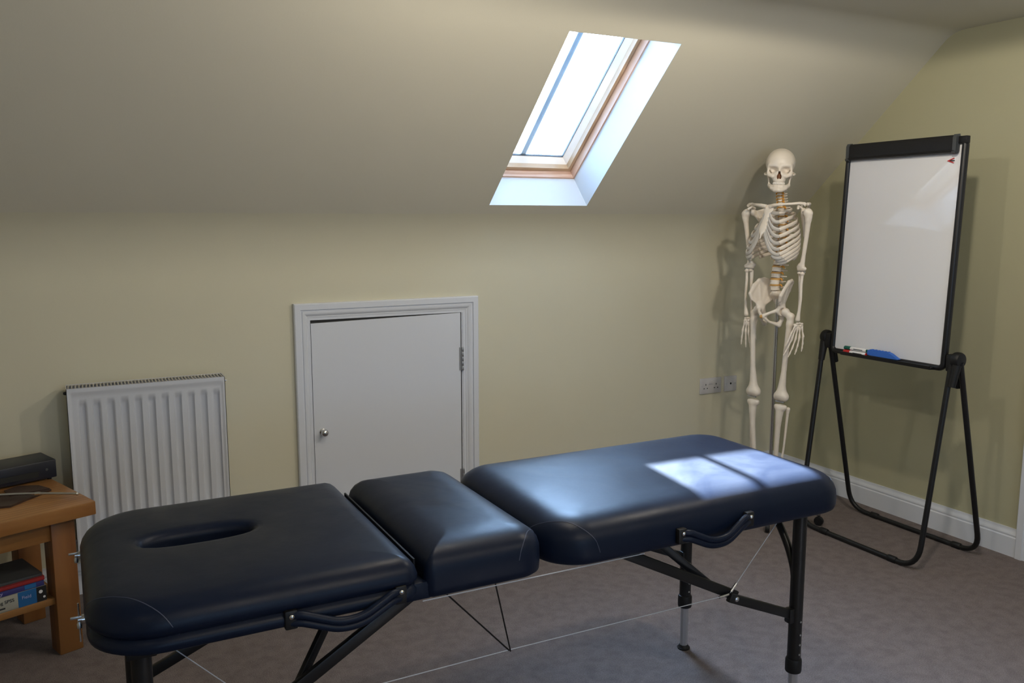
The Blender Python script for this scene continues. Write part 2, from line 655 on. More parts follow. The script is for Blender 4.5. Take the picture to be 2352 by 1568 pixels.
# ------------------------------------------------------------------ loft hatch door on the back wall
def sweep_profile(mb, path, prof, to3):
    """path: 2D points (open), prof: (inset to the right of travel, protrusion); mitred"""
    n = len(path)
    rings = []
    for i in range(n):
        p = Vector(path[i])
        d0 = (Vector(path[i]) - Vector(path[i - 1])).normalized() if i > 0 else None
        d1 = (Vector(path[i + 1]) - Vector(path[i])).normalized() if i < n - 1 else None
        if d0 is None:
            d0 = d1
        if d1 is None:
            d1 = d0
        n0 = Vector((d0.y, -d0.x))
        n1 = Vector((d1.y, -d1.x))
        m = (n0 + n1)
        m = m / max(0.2, m.dot(n0))
        rings.append([to3(p + m * q[0], q[1]) for q in prof])
    k = len(prof)
    vs = [v for r in rings for v in r]
    fs = []
    for i in range(n - 1):
        for j in range(k):
            j2 = (j + 1) % k
            fs.append((i * k + j, i * k + j2, (i + 1) * k + j2, (i + 1) * k + j))
    fs.append(tuple(range(k)))
    fs.append(tuple((n - 1) * k + j for j in range(k)))
    mb.add(vs, fs)


FX0, FX1, FZ = 0.8507, 1.7084, 1.1022
AR = [(0, 0), (0, 0.020), (0.004, 0.024), (0.027, 0.024), (0.029, 0.017), (0.033, 0.017), (0.036, 0.021), (0.042, 0.021), (0.050, 0.016), (0.056, 0.011),
      (0.058, 0.012), (0.061, 0.011), (0.062, 0.0)]
mb = MB()
sweep_profile(mb, [(FX0, 0.0), (FX0, FZ), (FX1, FZ), (FX1, 0.0)], AR, lambda p, h: (p.x, YB - h, p.y))
door = struct('door_1', mb, M['white'], 'small white loft cupboard door with moulded surround in the cream wall')
# door stop lining
mb = MB()
mb.box(FX0 + 0.060, FX0 + 0.0705, YB - 0.009, YB + 0.0, 0, FZ - 0.0735)
mb.box(FX1 - 0.0820, FX1 - 0.0605, YB - 0.009, YB + 0.0, 0, FZ - 0.0735)
mb.box(FX1 - 0.0770, FX1 - 0.0730, YB - 0.012, YB - 0.009, 0, FZ - 0.0735)
mb.box(FX0 + 0.060, FX1 - 0.0605, YB - 0.0092, YB + 0.0, FZ - 0.0735, FZ - 0.0600)
struct('door_lining', mb, M['white'], parent=door)
LX0, LX1, LZ = 0.9225, 1.6195, 1.0210
mb = MB()
mb.box(FX0 + 0.0665, FX1 - 0.082, YB - 0.0035, YB - 0.002, 0, FZ - 0.070)
struct('door_gap', mb, M['hole'], parent=door)
mb = MB()
# leaf stands a touch proud, top edge hangs out of square as it does in the house
mb.add([(LX0, YB - 0.013, 0.02), (LX1, YB - 0.013, 0.02), (LX1, YB - 0.013, LZ + 0.006), (LX0, YB - 0.013, LZ - 0.006),
        (LX0, YB - 0.0036, 0.02), (LX1, YB - 0.0036, 0.02), (LX1, YB - 0.0036, LZ + 0.006), (LX0, YB - 0.0036, LZ - 0.006)],
       [(0, 1, 2, 3), (4, 7, 6, 5), (0, 4, 5, 1), (1, 5, 6, 2), (2, 6, 7, 3), (3, 7, 4, 0)])
leaf = struct('door_leaf', mb, M['white'], parent=door)
RXm = Matrix.Rotation(math.pi / 2, 4, 'X')             # z axis -> -y
kb = MB()
kb.lathe([(0.014, 0), (0.014, 0.003), (0.0075, 0.006), (0.0065, 0.014), (0.0105, 0.020), (0.0155, 0.027), (0.0165, 0.033), (0.0145, 0.039), (0.009, 0.0435), (0.0, 0.0445)],
         28, Matrix.Translation((0.960, YB - 0.0135, 0.540)) @ RXm)
struct('door_knob', kb, M['chrome'], parent=leaf)
for z0 in (0.757, 0.175):
    hb = MB()
    for k in range(5):
        hb.lathe([(0.0048, 0), (0.0052, 0.001), (0.0052, 0.020), (0.0048, 0.021)], 14, Matrix.Translation((1.6275, YB - 0.0185, z0 + 0.022 * k)))
    hb.box(1.612, 1.6265, YB - 0.0150, YB - 0.0134, z0, z0 + 0.109)
    hb.box(1.6285, 1.6340, YB - 0.0150, YB - 0.0125, z0, z0 + 0.109)
    struct('hinge', hb, M['steel'], parent=door)

# door at the right edge of the picture, in the olive wall
mb = MB()
D2T = 2.02
AR2 = [(0, 0), (0, 0.020), (0.004, 0.024), (0.030, 0.024), (0.033, 0.018), (0.055, 0.014), (0.060, 0.012), (0.068, 0.012), (0.068, 0.0)]
sweep_profile(mb, [(1.27, 0.0), (1.27, D2T), (Y_DOOR2, D2T), (Y_DOOR2, 0.0)], [(a, b) for a, b in AR2], lambda p, h: (XR - h, p.x, p.y))
d2 = struct('door_2', mb, M['white'], 'white door and moulded surround at the right end of the olive wall')
mb = MB()
mb.box(XR - 0.012, XR - 0.002, 1.338, 2.0995, 0.01, D2T - 0.070, 0.001)
lf = struct('door_leaf', mb, M['white'], parent=d2)
mb = MB()
mb.tube([(XR - 0.012, 1.40, 1.0), (XR - 0.055, 1.40, 1.0), (XR - 0.058, 1.41, 1.0), (XR - 0.058, 1.51, 1.0)], 0.008)
struct('door_handle', mb, M['chrome'], parent=lf)


# ------------------------------------------------------------------ skylight
def slope_ring(mb, x0, x1, s0, s1, w_, o0, o1):
    """rectangular ring in the slope plane: outer size x0..x1, s0..s1; border w_; from offset o0 to o1"""
    def bx(xa, xb, sa, sb):
        c = [slope(x, s, o) for o in (o0, o1) for x, s in ((xa, sa), (xb, sa), (xb, sb), (xa, sb))]
        mb.add(c, [(0, 1, 2, 3), (4, 7, 6, 5), (0, 4, 5, 1), (1, 5, 6, 2), (2, 6, 7, 3), (3, 7, 4, 0)])
    bx(x0, x0 + w_, s0, s1)
    bx(x1 - w_, x1, s0, s1)
    bx(x0 + w_, x1 - w_, s0, s0 + w_)
    bx(x0 + w_, x1 - w_, s1 - w_, s1)


REV = 0.175
e = 0.0
mb = MB()


def rev_wall(x0, s0, x1, s1, nx, ns):
    t = 0.012
    c = []
    for o in (0.0015, 0.31):
        c += [slope(x0, s0, o), slope(x1, s1, o), slope(x1 + nx * t, s1 + ns * t, o), slope(x0 + nx * t, s0 + ns * t, o)]
    mb.add(c, [(0, 1, 2, 3), (4, 7, 6, 5), (0, 4, 5, 1), (1, 5, 6, 2), (2, 6, 7, 3), (3, 7, 4, 0)])


rev_wall(SKX0, ST0, SKX0, ST1, -1, 0)
rev_wall(SKX1, ST0, SKX1, ST1, 1, 0)
rev_wall(SKX0 - 0.012, ST0, SKX1 + 0.012, ST0, 0, -1)
rev_wall(SKX0 - 0.012, ST1, SKX1 + 0.012, ST1, 0, 1)
win = struct('window_1', mb, M['reveal'], 'skylight with pine frame set deep in the sloping ceiling')
mb = MB()
slope_ring(mb, SKX0, SKX1, ST0, ST1, 0.008, REV, 0.30)
mb2 = MB()
mb2.add(mb.v[16:], [tuple(i - 16 for i in f) for f in mb.f[12:]])
mb.v, mb.f, mb.s = mb.v[:16], mb.f[:12], mb.s[:12]
struct('window_lining', mb, M['pine_y'], parent=win)
struct('window_lining', mb2, M['pine'], parent=win)
mb = MB()
slope_ring(mb, SKX0 + 0.008, SKX1 - 0.008, ST0 + 0.008, ST1 - 0.008, 0.0025, 0.228, 0.30)
struct('seal_gap', mb, M['hole'], parent=win)
mb = MB()
slope_ring(mb, SKX0 + 0.0105, SKX1 - 0.0105, ST0 + 0.0105, ST1 - 0.0105, 0.0165, 0.216, 0.30)
struct('window_frame', mb, M['pine_tan'], parent=win)


def bevel_ring(mb, w0, o0, w1, o1):
    a = [slope(x, s, o0) for x, s in ((SKX0 + w0, ST0 + w0), (SKX1 - w0, ST0 + w0), (SKX1 - w0, ST1 - w0), (SKX0 + w0, ST1 - w0))]
    b = [slope(x, s, o1) for x, s in ((SKX0 + w1, ST0 + w1), (SKX1 - w1, ST0 + w1), (SKX1 - w1, ST1 - w1), (SKX0 + w1, ST1 - w1))]
    c_ = [slope(x, s, o1 + 0.02) for x, s in ((SKX0 + w0, ST0 + w0), (SKX1 - w0, ST0 + w0), (SKX1 - w0, ST1 - w0), (SKX0 + w0, ST1 - w0))]
    fs = []
    for i in range(4):
        k = (i + 1) % 4
        fs += [(i, k, 4 + k, 4 + i), (4 + i, 4 + k, 8 + k, 8 + i), (8 + i, 8 + k, k, i)]
    mb.add(a + b + c_, fs)


mb = MB()
bevel_ring(mb, 0.0265, 0.243, 0.046, 0.275)
struct('window_sash', mb, M['sash_pale'], parent=win)
mb = MB()
slope_ring(mb, SKX0 + 0.044, SKX1 - 0.044, ST0 + 0.044, ST1 - 0.044, 0.004, 0.2735, 0.2838)
struct('glazing_gasket', mb, M['book_grey'], parent=win)
gx0, gx1, gs0, gs1 = SKX0 + 0.045, SKX1 - 0.045, ST0 + 0.045, ST1 - 0.045
mb = MB()
c = [slope(x, s, o) for o in (0.276, 0.282) for x, s in ((gx0, gs0), (gx1, gs0), (gx1, gs1), (gx0, gs1))]
mb.add(c, [(0, 1, 2, 3), (4, 7, 6, 5), (0, 4, 5, 1), (1, 5, 6, 2), (2, 6, 7, 3), (3, 7, 4, 0)])
struct('window_pane', mb, M['glass'], parent=win)
mb = MB()
xm = (SKX0 + SKX1) / 2
c = [slope(x, s, o) for o in (0.2835, 0.2955) for x, s in ((xm - 0.013, ST0 + 0.04), (xm + 0.013, ST0 + 0.04), (xm + 0.013, ST1 - 0.04), (xm - 0.013, ST1 - 0.04))]
mb.add(c, [(0, 1, 2, 3), (4, 7, 6, 5), (0, 4, 5, 1), (1, 5, 6, 2), (2, 6, 7, 3), (3, 7, 4, 0)])
struct('glazing_bar', mb, mat('glare_washed_bar', (0.42, 0.50, 0.58), 0.5), parent=win)  # bar colour lightened to stand in for sky glare washing over it
# portal so the renderer finds the daylight coming through the pane
pd = bpy.data.lights.new('skylight_portal', 'AREA')
pd.shape = 'RECTANGLE'
pd.size = SKX1 - SKX0
pd.size_y = ST1 - ST0
pd.cycles.is_portal = True
po = bpy.data.objects.new('skylight_portal', pd)
COL.objects.link(po)
po.matrix_world = Matrix.Translation(slope(xm, (ST0 + ST1) / 2, 0.315)) @ (-UP).to_track_quat('-Z', 'Y').to_matrix().to_4x4()

# ------------------------------------------------------------------ ceiling downlights (above the frame)
for i, ((lx, ly), en) in enumerate(LAMPS):
    place = ['nearest the flip chart', 'above the middle of the massage table', 'behind the camera on its right', 'far behind the camera by the olive wall',
             'by the cream gable on the left'][i]
    t = thing('ceiling_light', 'round recessed ceiling downlight ' + place, 'ceiling light', (lx, ly, ZC))
    mb = MB()
    mb.lathe([(0.030, -0.001), (0.045, -0.001), (0.047, -0.004), (0.044, -0.007), (0.031, -0.006), (0.030, -0.001)], 28)
    obj('rim', mb, M['chrome'], t, world=False)
    mb = MB()
    mb.lathe([(0.029, -0.001), (0.029, -0.004), (0.022, -0.006), (0.0, -0.0065)], 24)
    obj('bulb', mb, M['bulb'], t, world=False)
    ld = bpy.data.lights.new('downlight', 'SPOT' if i == 0 else 'POINT')
    if i == 0:
        ld.spot_size = math.radians(180)
        ld.spot_blend = 0.06
    ld.energy = en * 1.6
    ld.color = LAMP_COL
    ld.shadow_soft_size = 0.035
    lo = bpy.data.objects.new('downlight', ld)
    COL.objects.link(lo)
    lo.parent = t
    lo.location = (0, 0, -0.06)


# ------------------------------------------------------------------ radiator
t = thing('radiator', 'white fluted panel radiator on the cream wall left of the small door', 'radiator', (0.27, 3.6, 0.2))
rx0, rx1, ry, rb, rt = -0.019, 0.543, 3.518, 0.20, 0.838
nfl = 11
mb = MB()
us = np.linspace(rx0, rx1, nfl * 14 + 1)
vs_ = [rb, rb + 0.012, rb + 0.03, rb + 0.05, rb + 0.06, rb + 0.075, 0.5, rt - 0.077, rt - 0.064, rt - 0.052, rt - 0.040, rt - 0.026, rt - 0.018, rt - 0.012, rt - 0.006, rt]
px0, px1 = rx0 + 0.026, rx1 - 0.012


def rad_y(u, v):
    y = ry
    edge = min(u - rx0, rx1 - u)
    if edge < 0.009:
        y -= 0.0
    # pressed field inside the rim
    inner = min(min(u - (rx0 + 0.009), (rx1 - 0.009) - u), min(v - (rb + 0.012), (rt - 0.018) - v))
    k = max(0, min(1, inner / 0.005))
    y += 0.004 * k
    # flutes
    ph = (u - px0) / (px1 - px0) * nfl
    fr = ph - math.floor(ph)
    if 0 <= ph < nfl:
        g = 0.5 - 0.5 * math.cos(2 * math.pi * fr)
        g = min(1, max(0, (g - 0.38) / 0.26))
        g = g * g * (3 - 2 * g)
        e_ = max(0, min(1, (v - (rb + 0.05)) / 0.02)) * max(0, min(1, ((rt - 0.052) - v) / 0.018))
        y += 0.013 * g * e_
    return y


quadgrid(mb, lambda u, v: (u, rad_y(u, v), v), list(us), vs_)
obj('front_panel', mb, M['radiator'], t, smooth=True, angle=60)
mb = MB()
mb.box(rx0, rx0 + 0.002, ry, 3.615, rb, rt)
mb.box(rx1 - 0.002, rx1, ry, 3.615, rb, rt)
mb.box(rx0, rx1, 3.613, 3.615, rb, rt)
mb.box(rx0 + 0.002, rx1 - 0.002, ry + 0.018, 3.60, rb + 0.002, rt - 0.012)
obj('casing', mb, M['radiator'], t)
mb = MB()
for k in range(46):
    x = rx0 + 0.008 + (rx1 - rx0 - 0.016) * k / 45
    mb.box(x - 0.0020, x + 0.0020, ry + 0.007, 3.608, rt - 0.004, rt - 0.0005)
mb.box(rx0 + 0.002, rx1 - 0.002, ry + 0.001, ry + 0.007, rt - 0.007, rt - 0.002)
mb.box(rx0 + 0.002, rx1 - 0.002, 3.6075, 3.613, rt - 0.007, rt - 0.002)
obj('top_grille', mb, M['radiator_dark'], t)
mb = MB()
mb.lathe([(0.007, 0), (0.007, 0.006), (0.0055, 0.006), (0.0055, 0.011), (0.003, 0.012), (0.003, 0.016)], 12, Matrix.Translation((rx1, 3.585, rt - 0.027)) @ Matrix.Rotation(math.pi / 2, 4, 'Y'))
obj('bleed_valve', mb, M['chrome'], t)
mb = MB()
mb.lathe([(0.007, 0), (0.007, 0.006), (0.005, 0.006), (0.005, 0.010)], 12, Matrix.Translation((rx0, 3.585, rt - 0.027)) @ Matrix.Rotation(-math.pi / 2, 4, 'Y'))
obj('blanking_plug', mb, M['black'], t)
for sx, x in ((-1, rx0), (1, rx1)):
    mb = MB()
    mb.tube([(x, 3.585, rb + 0.03), (x + sx * 0.035, 3.585, rb + 0.03)], 0.010)
    mb.lathe([(0.013, 0), (0.016, 0.01), (0.016, 0.05), (0.011, 0.06)], 16, Matrix.Translation((x + sx * 0.04, 3.585, rb + 0.01)))
    mb.tube([(x + sx * 0.04, 3.585, rb + 0.01), (x + sx * 0.04, 3.585, 0.0)], 0.0075)
    obj('valve', mb, M['white'], t)


# ------------------------------------------------------------------ sockets
def plate(t, x0, w_):
    mb = MB()
    z0 = 0.5046
    mb.box(x0, x0 + w_, YB - 0.009, YB, z0, z0 + 0.086, 0.002)
    obj('face_plate', mb, M['socket'], t)


t = thing('double_socket', 'white double power socket on the cream wall left of the skeleton', 'socket', (3.125, YB, 0.5046))
plate(t, 3.0516, 0.146)
for ux in (3.0516 + 0.037, 3.0516 + 0.146 - 0.037):
    mb = MB()
    zc_ = 0.5046 + 0.030
    mb.box(ux - 0.002, ux + 0.002, YB - 0.0098, YB - 0.009, zc_ + 0.016, zc_ + 0.025)
    mb.box(ux - 0.0145, ux - 0.008, YB - 0.0098, YB - 0.009, zc_ - 0.003, zc_ + 0.002)
    mb.box(ux + 0.008, ux + 0.0145, YB - 0.0098, YB - 0.009, zc_ - 0.003, zc_ + 0.002)
    obj('pin_holes', mb, M['hole'], t)
for ux in (3.0516 + 0.064, 3.0516 + 0.082):
    mb = MB()
    mb.box(ux - 0.006, ux + 0.006, YB - 0.0125, YB - 0.009, 0.5046 + 0.050, 0.5046 + 0.068, 0.0012)
    obj('rocker_switch', mb, M['socket'], t)
for ux in (3.0516 + 0.010, 3.0516 + 0.136):
    mb = MB()
    mb.lathe([(0.003, 0), (0.003, 0.0008), (0.0, 0.001)], 12, Matrix.Translation((ux, YB - 0.009, 0.5476)) @ RXm)
    obj('screw', mb, M['steel'], t)
t = thing('aerial_socket', 'white single wall plate with one round hole beside the skeleton', 'socket', (3.265, YB, 0.5046))
plate(t, 3.2225, 0.086)
mb = MB()
mb.lathe([(0.0055, 0), (0.0055, 0.0012), (0.0, 0.0013)], 18, Matrix.Translation((3.2655, YB - 0.009, 0.5476)) @ RXm)
obj('jack_hole', mb, M['hole'], t)
for ux in (3.2325, 3.2985):
    mb = MB()
    mb.lathe([(0.003, 0), (0.003, 0.0008), (0.0, 0.001)], 12, Matrix.Translation((ux, YB - 0.009, 0.5476)) @ RXm)
    obj('screw', mb, M['steel'], t)


# ------------------------------------------------------------------ massage table
TZ = 0.75
MT = thing('massage_table', 'folding navy vinyl massage table with three padded sections and a face hole', 'massage table', (0.96, 1.95, 0))


def outline_pts(x0, x1, y0, y1, radii, inset, nper):
    """rounded rectangle, radii for (x0y0, x1y0, x1y1, x0y1); points spread evenly, same count for any inset"""
    x0 += inset
    x1 -= inset
    y0 += inset
    y1 -= inset
    pts = []
    cs = [((x0, y0), math.pi, radii[0]), ((x1, y0), 1.5 * math.pi, radii[1]), ((x1, y1), 0, radii[2]), ((x0, y1), 0.5 * math.pi, radii[3])]
    sg = [(1, 1), (-1, 1), (-1, -1), (1, -1)]
    na = 12
    corner = []
    for (c, a0, r), s in zip(cs, sg):
        r = max(0.004, r - inset * 0.9)
        cx, cy = c[0] + s[0] * r, c[1] + s[1] * r
        corner.append([(cx + r * math.cos(a0 + math.pi / 2 * k / na), cy + r * math.sin(a0 + math.pi / 2 * k / na)) for k in range(na + 1)])
    for i in range(4):
        pts += corner[i]
        a, b = corner[i][-1], corner[(i + 1) % 4][0]
        for k in range(1, nper):
            pts.append((a[0] + (b[0] - a[0]) * k / nper, a[1] + (b[1] - a[1]) * k / nper))
    return pts


RINGS = {}


def pad(name, x0, x1, y0, y1, radii, prof, hole=None):
    nper = 10
    rings = []
    for ins, z in prof:
        rings.append([(x, y, z) for x, y in outline_pts(x0, x1, y0, y1, radii, ins, nper)])
    last = rings[-1]
    RINGS[name] = list(rings)
    cx, cy = (x0 + x1) / 2, (y0 + y1) / 2
    n = len(last)
    mb = MB()
    if hole:
        hx, hy, ha, hb = hole
        # stadium-like oval with matched angles
        H = []
        for (x, y, z) in last:
            a = math.atan2((y - hy) / hb * 1.0, (x - hx) / ha * 1.0)
            ca, sa = math.cos(a), math.sin(a)
            p = 2.6
            k = (abs(ca) ** p + abs(sa) ** p) ** (-1 / p)
            H.append((ca * k, sa * k))
        zt = last[0][2]
        for k in (0.25, 0.5, 0.75):
            rings.append([(x + (hx + h[0] * (ha + 0.03) - x) * k, y + (hy + h[1] * (hb + 0.03) - y) * k, zt + 0.001) for (x, y, z), h in zip(last, H)])
        for g, z in ((0.030, zt), (0.018, zt - 0.001), (0.009, zt - 0.005), (0.003, zt - 0.012), (0.0, zt - 0.022), (0.0, zt - 0.05), (-0.002, prof[0][1] + 0.004)):
            rings.append([(hx + h[0] * (ha + g), hy + h[1] * (hb + g), z) for h in H])
        closeb = True
    else:
        for k in (0.2, 0.45, 0.7, 0.9):
            rings.append([(x + (cx - x) * k, y + (cy - y) * k, z + 0.002 * k) for (x, y, z) in last])
        closeb = False
    vs = [p for r in rings for p in r]
    fs = []
    for i in range(len(rings) - 1):
        for j in range(n):
            j2 = (j + 1) % n
            fs.append((i * n + j, i * n + j2, (i + 1) * n + j2, (i + 1) * n + j))
    if closeb:
        for j in range(n):
            j2 = (j + 1) % n
            L = (len(rings) - 1) * n
            fs.append((L + j, L + j2, j2, j))
    else:
        fs.append(tuple((len(rings) - 1) * n + j for j in range(n)))
        fs.append(tuple(reversed(range(n))))
    mb.add(vs, fs, True)
    return obj(name, mb, M['vinyl'], MT, smooth=True, angle=70)


PB = 0.641
P_main = [(0.035, PB), (0.012, PB + 0.001), (0.003, PB + 0.007), (0.0, PB + 0.016), (-0.001, PB + 0.030), (0.001, TZ - 0.052), (0.006, TZ - 0.038), (0.015, TZ - 0.026),
          (0.028, TZ - 0.016), (0.044, TZ - 0.008), (0.064, TZ - 0.003), (0.088, TZ)]
P_mid = [(0.035, PB), (0.010, PB + 0.001), (0.001, PB + 0.008), (0.0, PB + 0.022), (0.0, PB + 0.038), (0.001, TZ - 0.046), (0.006, TZ - 0.030), (0.016, TZ - 0.017),
         (0.031, TZ - 0.007), (0.052, TZ + 0.000), (0.078, TZ + 0.004)]
P_left = [(0.035, PB + 0.012), (0.010, PB + 0.013), (0.002, PB + 0.018), (0.0, PB + 0.026), (0.001, PB + 0.034), (0.006, PB + 0.040), (0.010, PB + 0.044), (0.005, PB + 0.048), (-0.001, PB + 0.056),
          (-0.002, PB + 0.064), (0.003, TZ - 0.030), (0.011, TZ - 0.018), (0.022, TZ - 0.009), (0.036, TZ - 0.003), (0.053, TZ)]
YN, YFAR = 1.645, 2.285
pad_l = pad('head_cushion', -0.005, 0.632, YN - 0.01, YFAR, (0.13, 0.035, 0.035, 0.13), P_left, hole=(0.232, 2.00, 0.120, 0.040))
pad_m = pad('middle_cushion', 0.650, 0.957, YN + 0.005, YFAR - 0.02, (0.022, 0.07, 0.07, 0.05), P_mid)
pad_r = pad('foot_cushion', 0.966, 1.935, YN, YFAR - 0.02, (0.11, 0.10, 0.11, 0.10), P_main)

# hinge strip bracket between head and middle cushions
mb = MB()
mb.box(0.600, 0.668, YN + 0.012, YN + 0.06, PB + 0.000, PB + 0.042, 0.008)
obj('hinge_block', mb, M['vinyl'], MT)
mb = MB()
mb.bar((0.641, 1.70, TZ - 0.040), (0.641, 2.22, TZ - 0.040), 0.004, 0.020)
obj('hinge_strip', mb, M['blackp'], MT)

# stitched corner seams: arches laid on the cushion rings round each corner
def seam(po_, corner, u_lo, u_hi, p_lo, p_hi, pw=0.55):
    rings = RINGS[po_.name]
    n = len(rings[0])
    mid = rings[4]
    c0 = corner * 22 + 6
    pts = []
    for k in range(49):
        t = -1 + 2 * k / 48
        want = t * (u_hi if t > 0 else u_lo)
        step = 1 if want >= 0 else -1
        i, dist = c0, 0.0
        while True:
            a, b = mid[i % n], mid[(i + step) % n]
            L = math.hypot(a[0] - b[0], a[1] - b[1]) + 1e-9
            if dist + L >= abs(want):
                fi = i + step * (abs(want) - dist) / L
                break
            dist += L
            i += step
        pr = p_lo + (p_hi - p_lo) * max(0, 1 - t * t) ** pw
        r0 = int(pr)
        fr = pr - r0
        r1 = min(r0 + 1, len(rings) - 1)
        i0 = math.floor(fi)
        fx_ = fi - i0

        def at(r):
            return Vector(rings[r][i0 % n]).lerp(Vector(rings[r][(i0 + 1) % n]), fx_)
        pts.append(at(r0).lerp(at(r1), fr))
    sm = [pts[0]] + [(pts[i - 1] + pts[i] * 2 + pts[i + 1]) / 4 for i in range(1, len(pts) - 1)] + [pts[-1]]
    mb = MB()
    mb.tube(sm, 0.0011, 6)
    obj('corner_seam', mb, M['thread'], po_)


seam(pad_l, 0, 0.13, 0.125, 6, 13.6, 0.5)
seam(pad_m, 1, 0.072, 0.07, 0, 7.6, 0.28)
seam(pad_r, 0, 0.14, 0.11, 1, 8.6, 0.5)
seam(pad_r, 1, 0.02, 0.14, 1, 7)


def tt_tube(name, pts, r, m, parent=MT, n=12, **k):
    mb = MB()
    mb.tube(pts, r, n, **k)
    return obj(name, mb, m, parent)


def fillet(pts, r, n=6):
    out = [Vector(pts[0])]
    for i in range(1, len(pts) - 1):
        a, b, c = Vector(pts[i - 1]), Vector(pts[i]), Vector(pts[i + 1])
        rr = min(r, (a - b).length * 0.45, (c - b).length * 0.45)
        p0 = b + (a - b).normalized() * rr
        p1 = b + (c - b).normalized() * rr
        for k in range(n + 1):
            t_ = k / n
            out.append(p0 * (1 - t_) ** 2 + b * 2 * t_ * (1 - t_) + p1 * t_ * t_)
    out.append(Vector(pts[-1]))
    return out


NL, FL = 1.716, 2.20
for (lx, ly, inner) in ((1.815, NL, -1), (1.805, FL, -1), (0.085, NL, 1), (0.092, FL, 1)):
    leg = tt_tube('leg', [(lx, ly, 0.175), (lx, ly, PB + 0.001)], 0.0195, M['black'])
    mb = MB()
    mb.lathe([(0.0195, 0), (0.0225, 0.002), (0.0235, 0.008), (0.0235, 0.036), (0.0215, 0.042), (0.0197, 0.043)], 20, Matrix.Translation((lx, ly, 0.150)))
    obj('leg_collar', mb, M['blackp'], leg)
    tt_tube('leg_extension', [(lx, ly, 0.008), (lx, ly, 0.155)], 0.0135, M['alu'], leg, 8)
    mb = MB()
    mb.lathe([(0.021, 0), (0.022, 0.004), (0.017, 0.008), (0.015, 0.014)], 20, Matrix.Translation((lx, ly, 0.0)))
    obj('leg_foot', mb, M['blackp'], leg)
    for zz in (0.21, 0.24, 0.27, 0.31):
        mb = MB()
        mb.lathe([(0.0032, 0), (0.0032, 0.002), (0.0, 0.003)], 10, Matrix.Translation((lx, ly - 0.0195, zz)) @ RXm)
        obj('height_pin', mb, M['steel'], leg)
    mb = MB()
    mb.box(lx - 0.028, lx + 0.028, ly - 0.026, ly + 0.026, PB - 0.012, PB + 0.006, 0.003)
    obj('leg_bracket', mb, M['black'], leg)

for (lx, sx) in ((1.81, 1), (0.088, -1)):
    # curved braces in the leg frame plane
    for y0, dy in ((NL, 1), (FL, -1)):
        pts = [(lx, y0 + dy * 0.004, 0.42), (lx, y0 + dy * 0.010, 0.46), (lx, y0 + dy * 0.030, 0.51), (lx, y0 + dy * 0.060, 0.555), (lx, y0 + dy * 0.085, 0.585), (lx, y0 + dy * 0.090, PB)]
        tt_tube('curved_brace', fillet(pts, 0.03, 3), 0.011, M['black'], MT, 10)
    mb = MB()
    mb.bar((lx, NL + 0.05, PB - 0.006), (lx, FL - 0.05, PB - 0.006), 0.03, 0.022, bev=0.003)
    obj('top_rail', mb, M['black'], MT)

# folding struts on each side, each end
JZ = 0.425
for sy in (NL, FL):
    for (lx, jx, ex, cx) in ((1.815, 1.58, 1.16, 0), (0.085, 0.32, 0.68, 0)):
        d = 1 if lx > 1 else -1
        mb = MB()
        mb.bar((lx - d * 0.02, sy, 0.330), (jx - d * 0.02, sy, JZ + 0.006), 0.016, 0.026, bev=0.003)
        mb.box(lx - (0.034 if d > 0 else -0.014), lx - (0.014 if d > 0 else -0.034), sy - 0.012, sy + 0.012, 0.306, 0.350, 0.004)
        s1 = obj('lower_strut', mb, M['black'], MT)
        mb = MB()
        mb.bar((jx + d * 0.02, sy + 0.017 * (1 if sy == NL else -1), JZ - 0.004), (ex, sy + 0.017 * (1 if sy == NL else -1), PB + 0.004), 0.016, 0.028, bev=0.003)
        obj('upper_strut', mb, M['black'], MT)
        mb = MB()
        mb.lathe([(0.007, 0), (0.007, 0.004), (0.004, 0.006), (0, 0.0065)], 12, Matrix.Translation((jx, sy - 0.008, JZ)) @ RXm)
        obj('strut_bolt', mb, M['steel'], s1)
        # diagonal to the centre of the underside
        mb = MB()
        yy = sy + (0.10 if sy == NL else -0.10)
        mb.bar((jx - d * 0.06, sy + 0.02 * (1 if sy == NL else -1), JZ + 0.035), (ex + d * 0.16, yy, PB + 0.004), 0.012, 0.022, bev=0.002)
        obj('cross_strut', mb, M['black'], MT)

# steel cables
CY = NL + 0.002
tt_tube('lower_cable', [(1.545, CY, 0.437), (0.886, CY, 0.441), (0.355, CY, 0.437)], 0.0012, M['cable'], MT, 6)
tt_tube('upper_cable', [(0.645, 1.662, 0.6375), (1.232, 1.662, 0.6365)], 0.0014, M['cable'], MT, 6)
tt_tube('end_cable', [(1.735, CY, 0.622), (1.565, CY, 0.440)], 0.0012, M['cable'], MT, 6)
tt_tube('end_cable', [(0.140, CY, 0.628), (0.335, CY, 0.425)], 0.0012, M['cable'], MT, 6)
tt_tube('lower_cable', [(1.54, FL, 0.437), (0.355, FL, 0.437)], 0.0012, M['cable'], MT, 6)
for a, b in (((1.560, CY, 0.4385), (1.528, CY, 0.4365)), ((1.569, CY, 0.4445), (1.588, CY, 0.465))):
    tt_tube('cable_ferrule', [a, b], 0.0042, M['steel'], MT, 8)
tt_tube('elastic_cord', [(0.703, 1.664, 0.640), (0.884, CY, 0.440)], 0.0019, M['blackp'], MT, 6)
tt_tube('elastic_cord', [(0.822, 1.664, 0.640), (0.888, CY, 0.437)], 0.0019, M['blackp'], MT, 6)

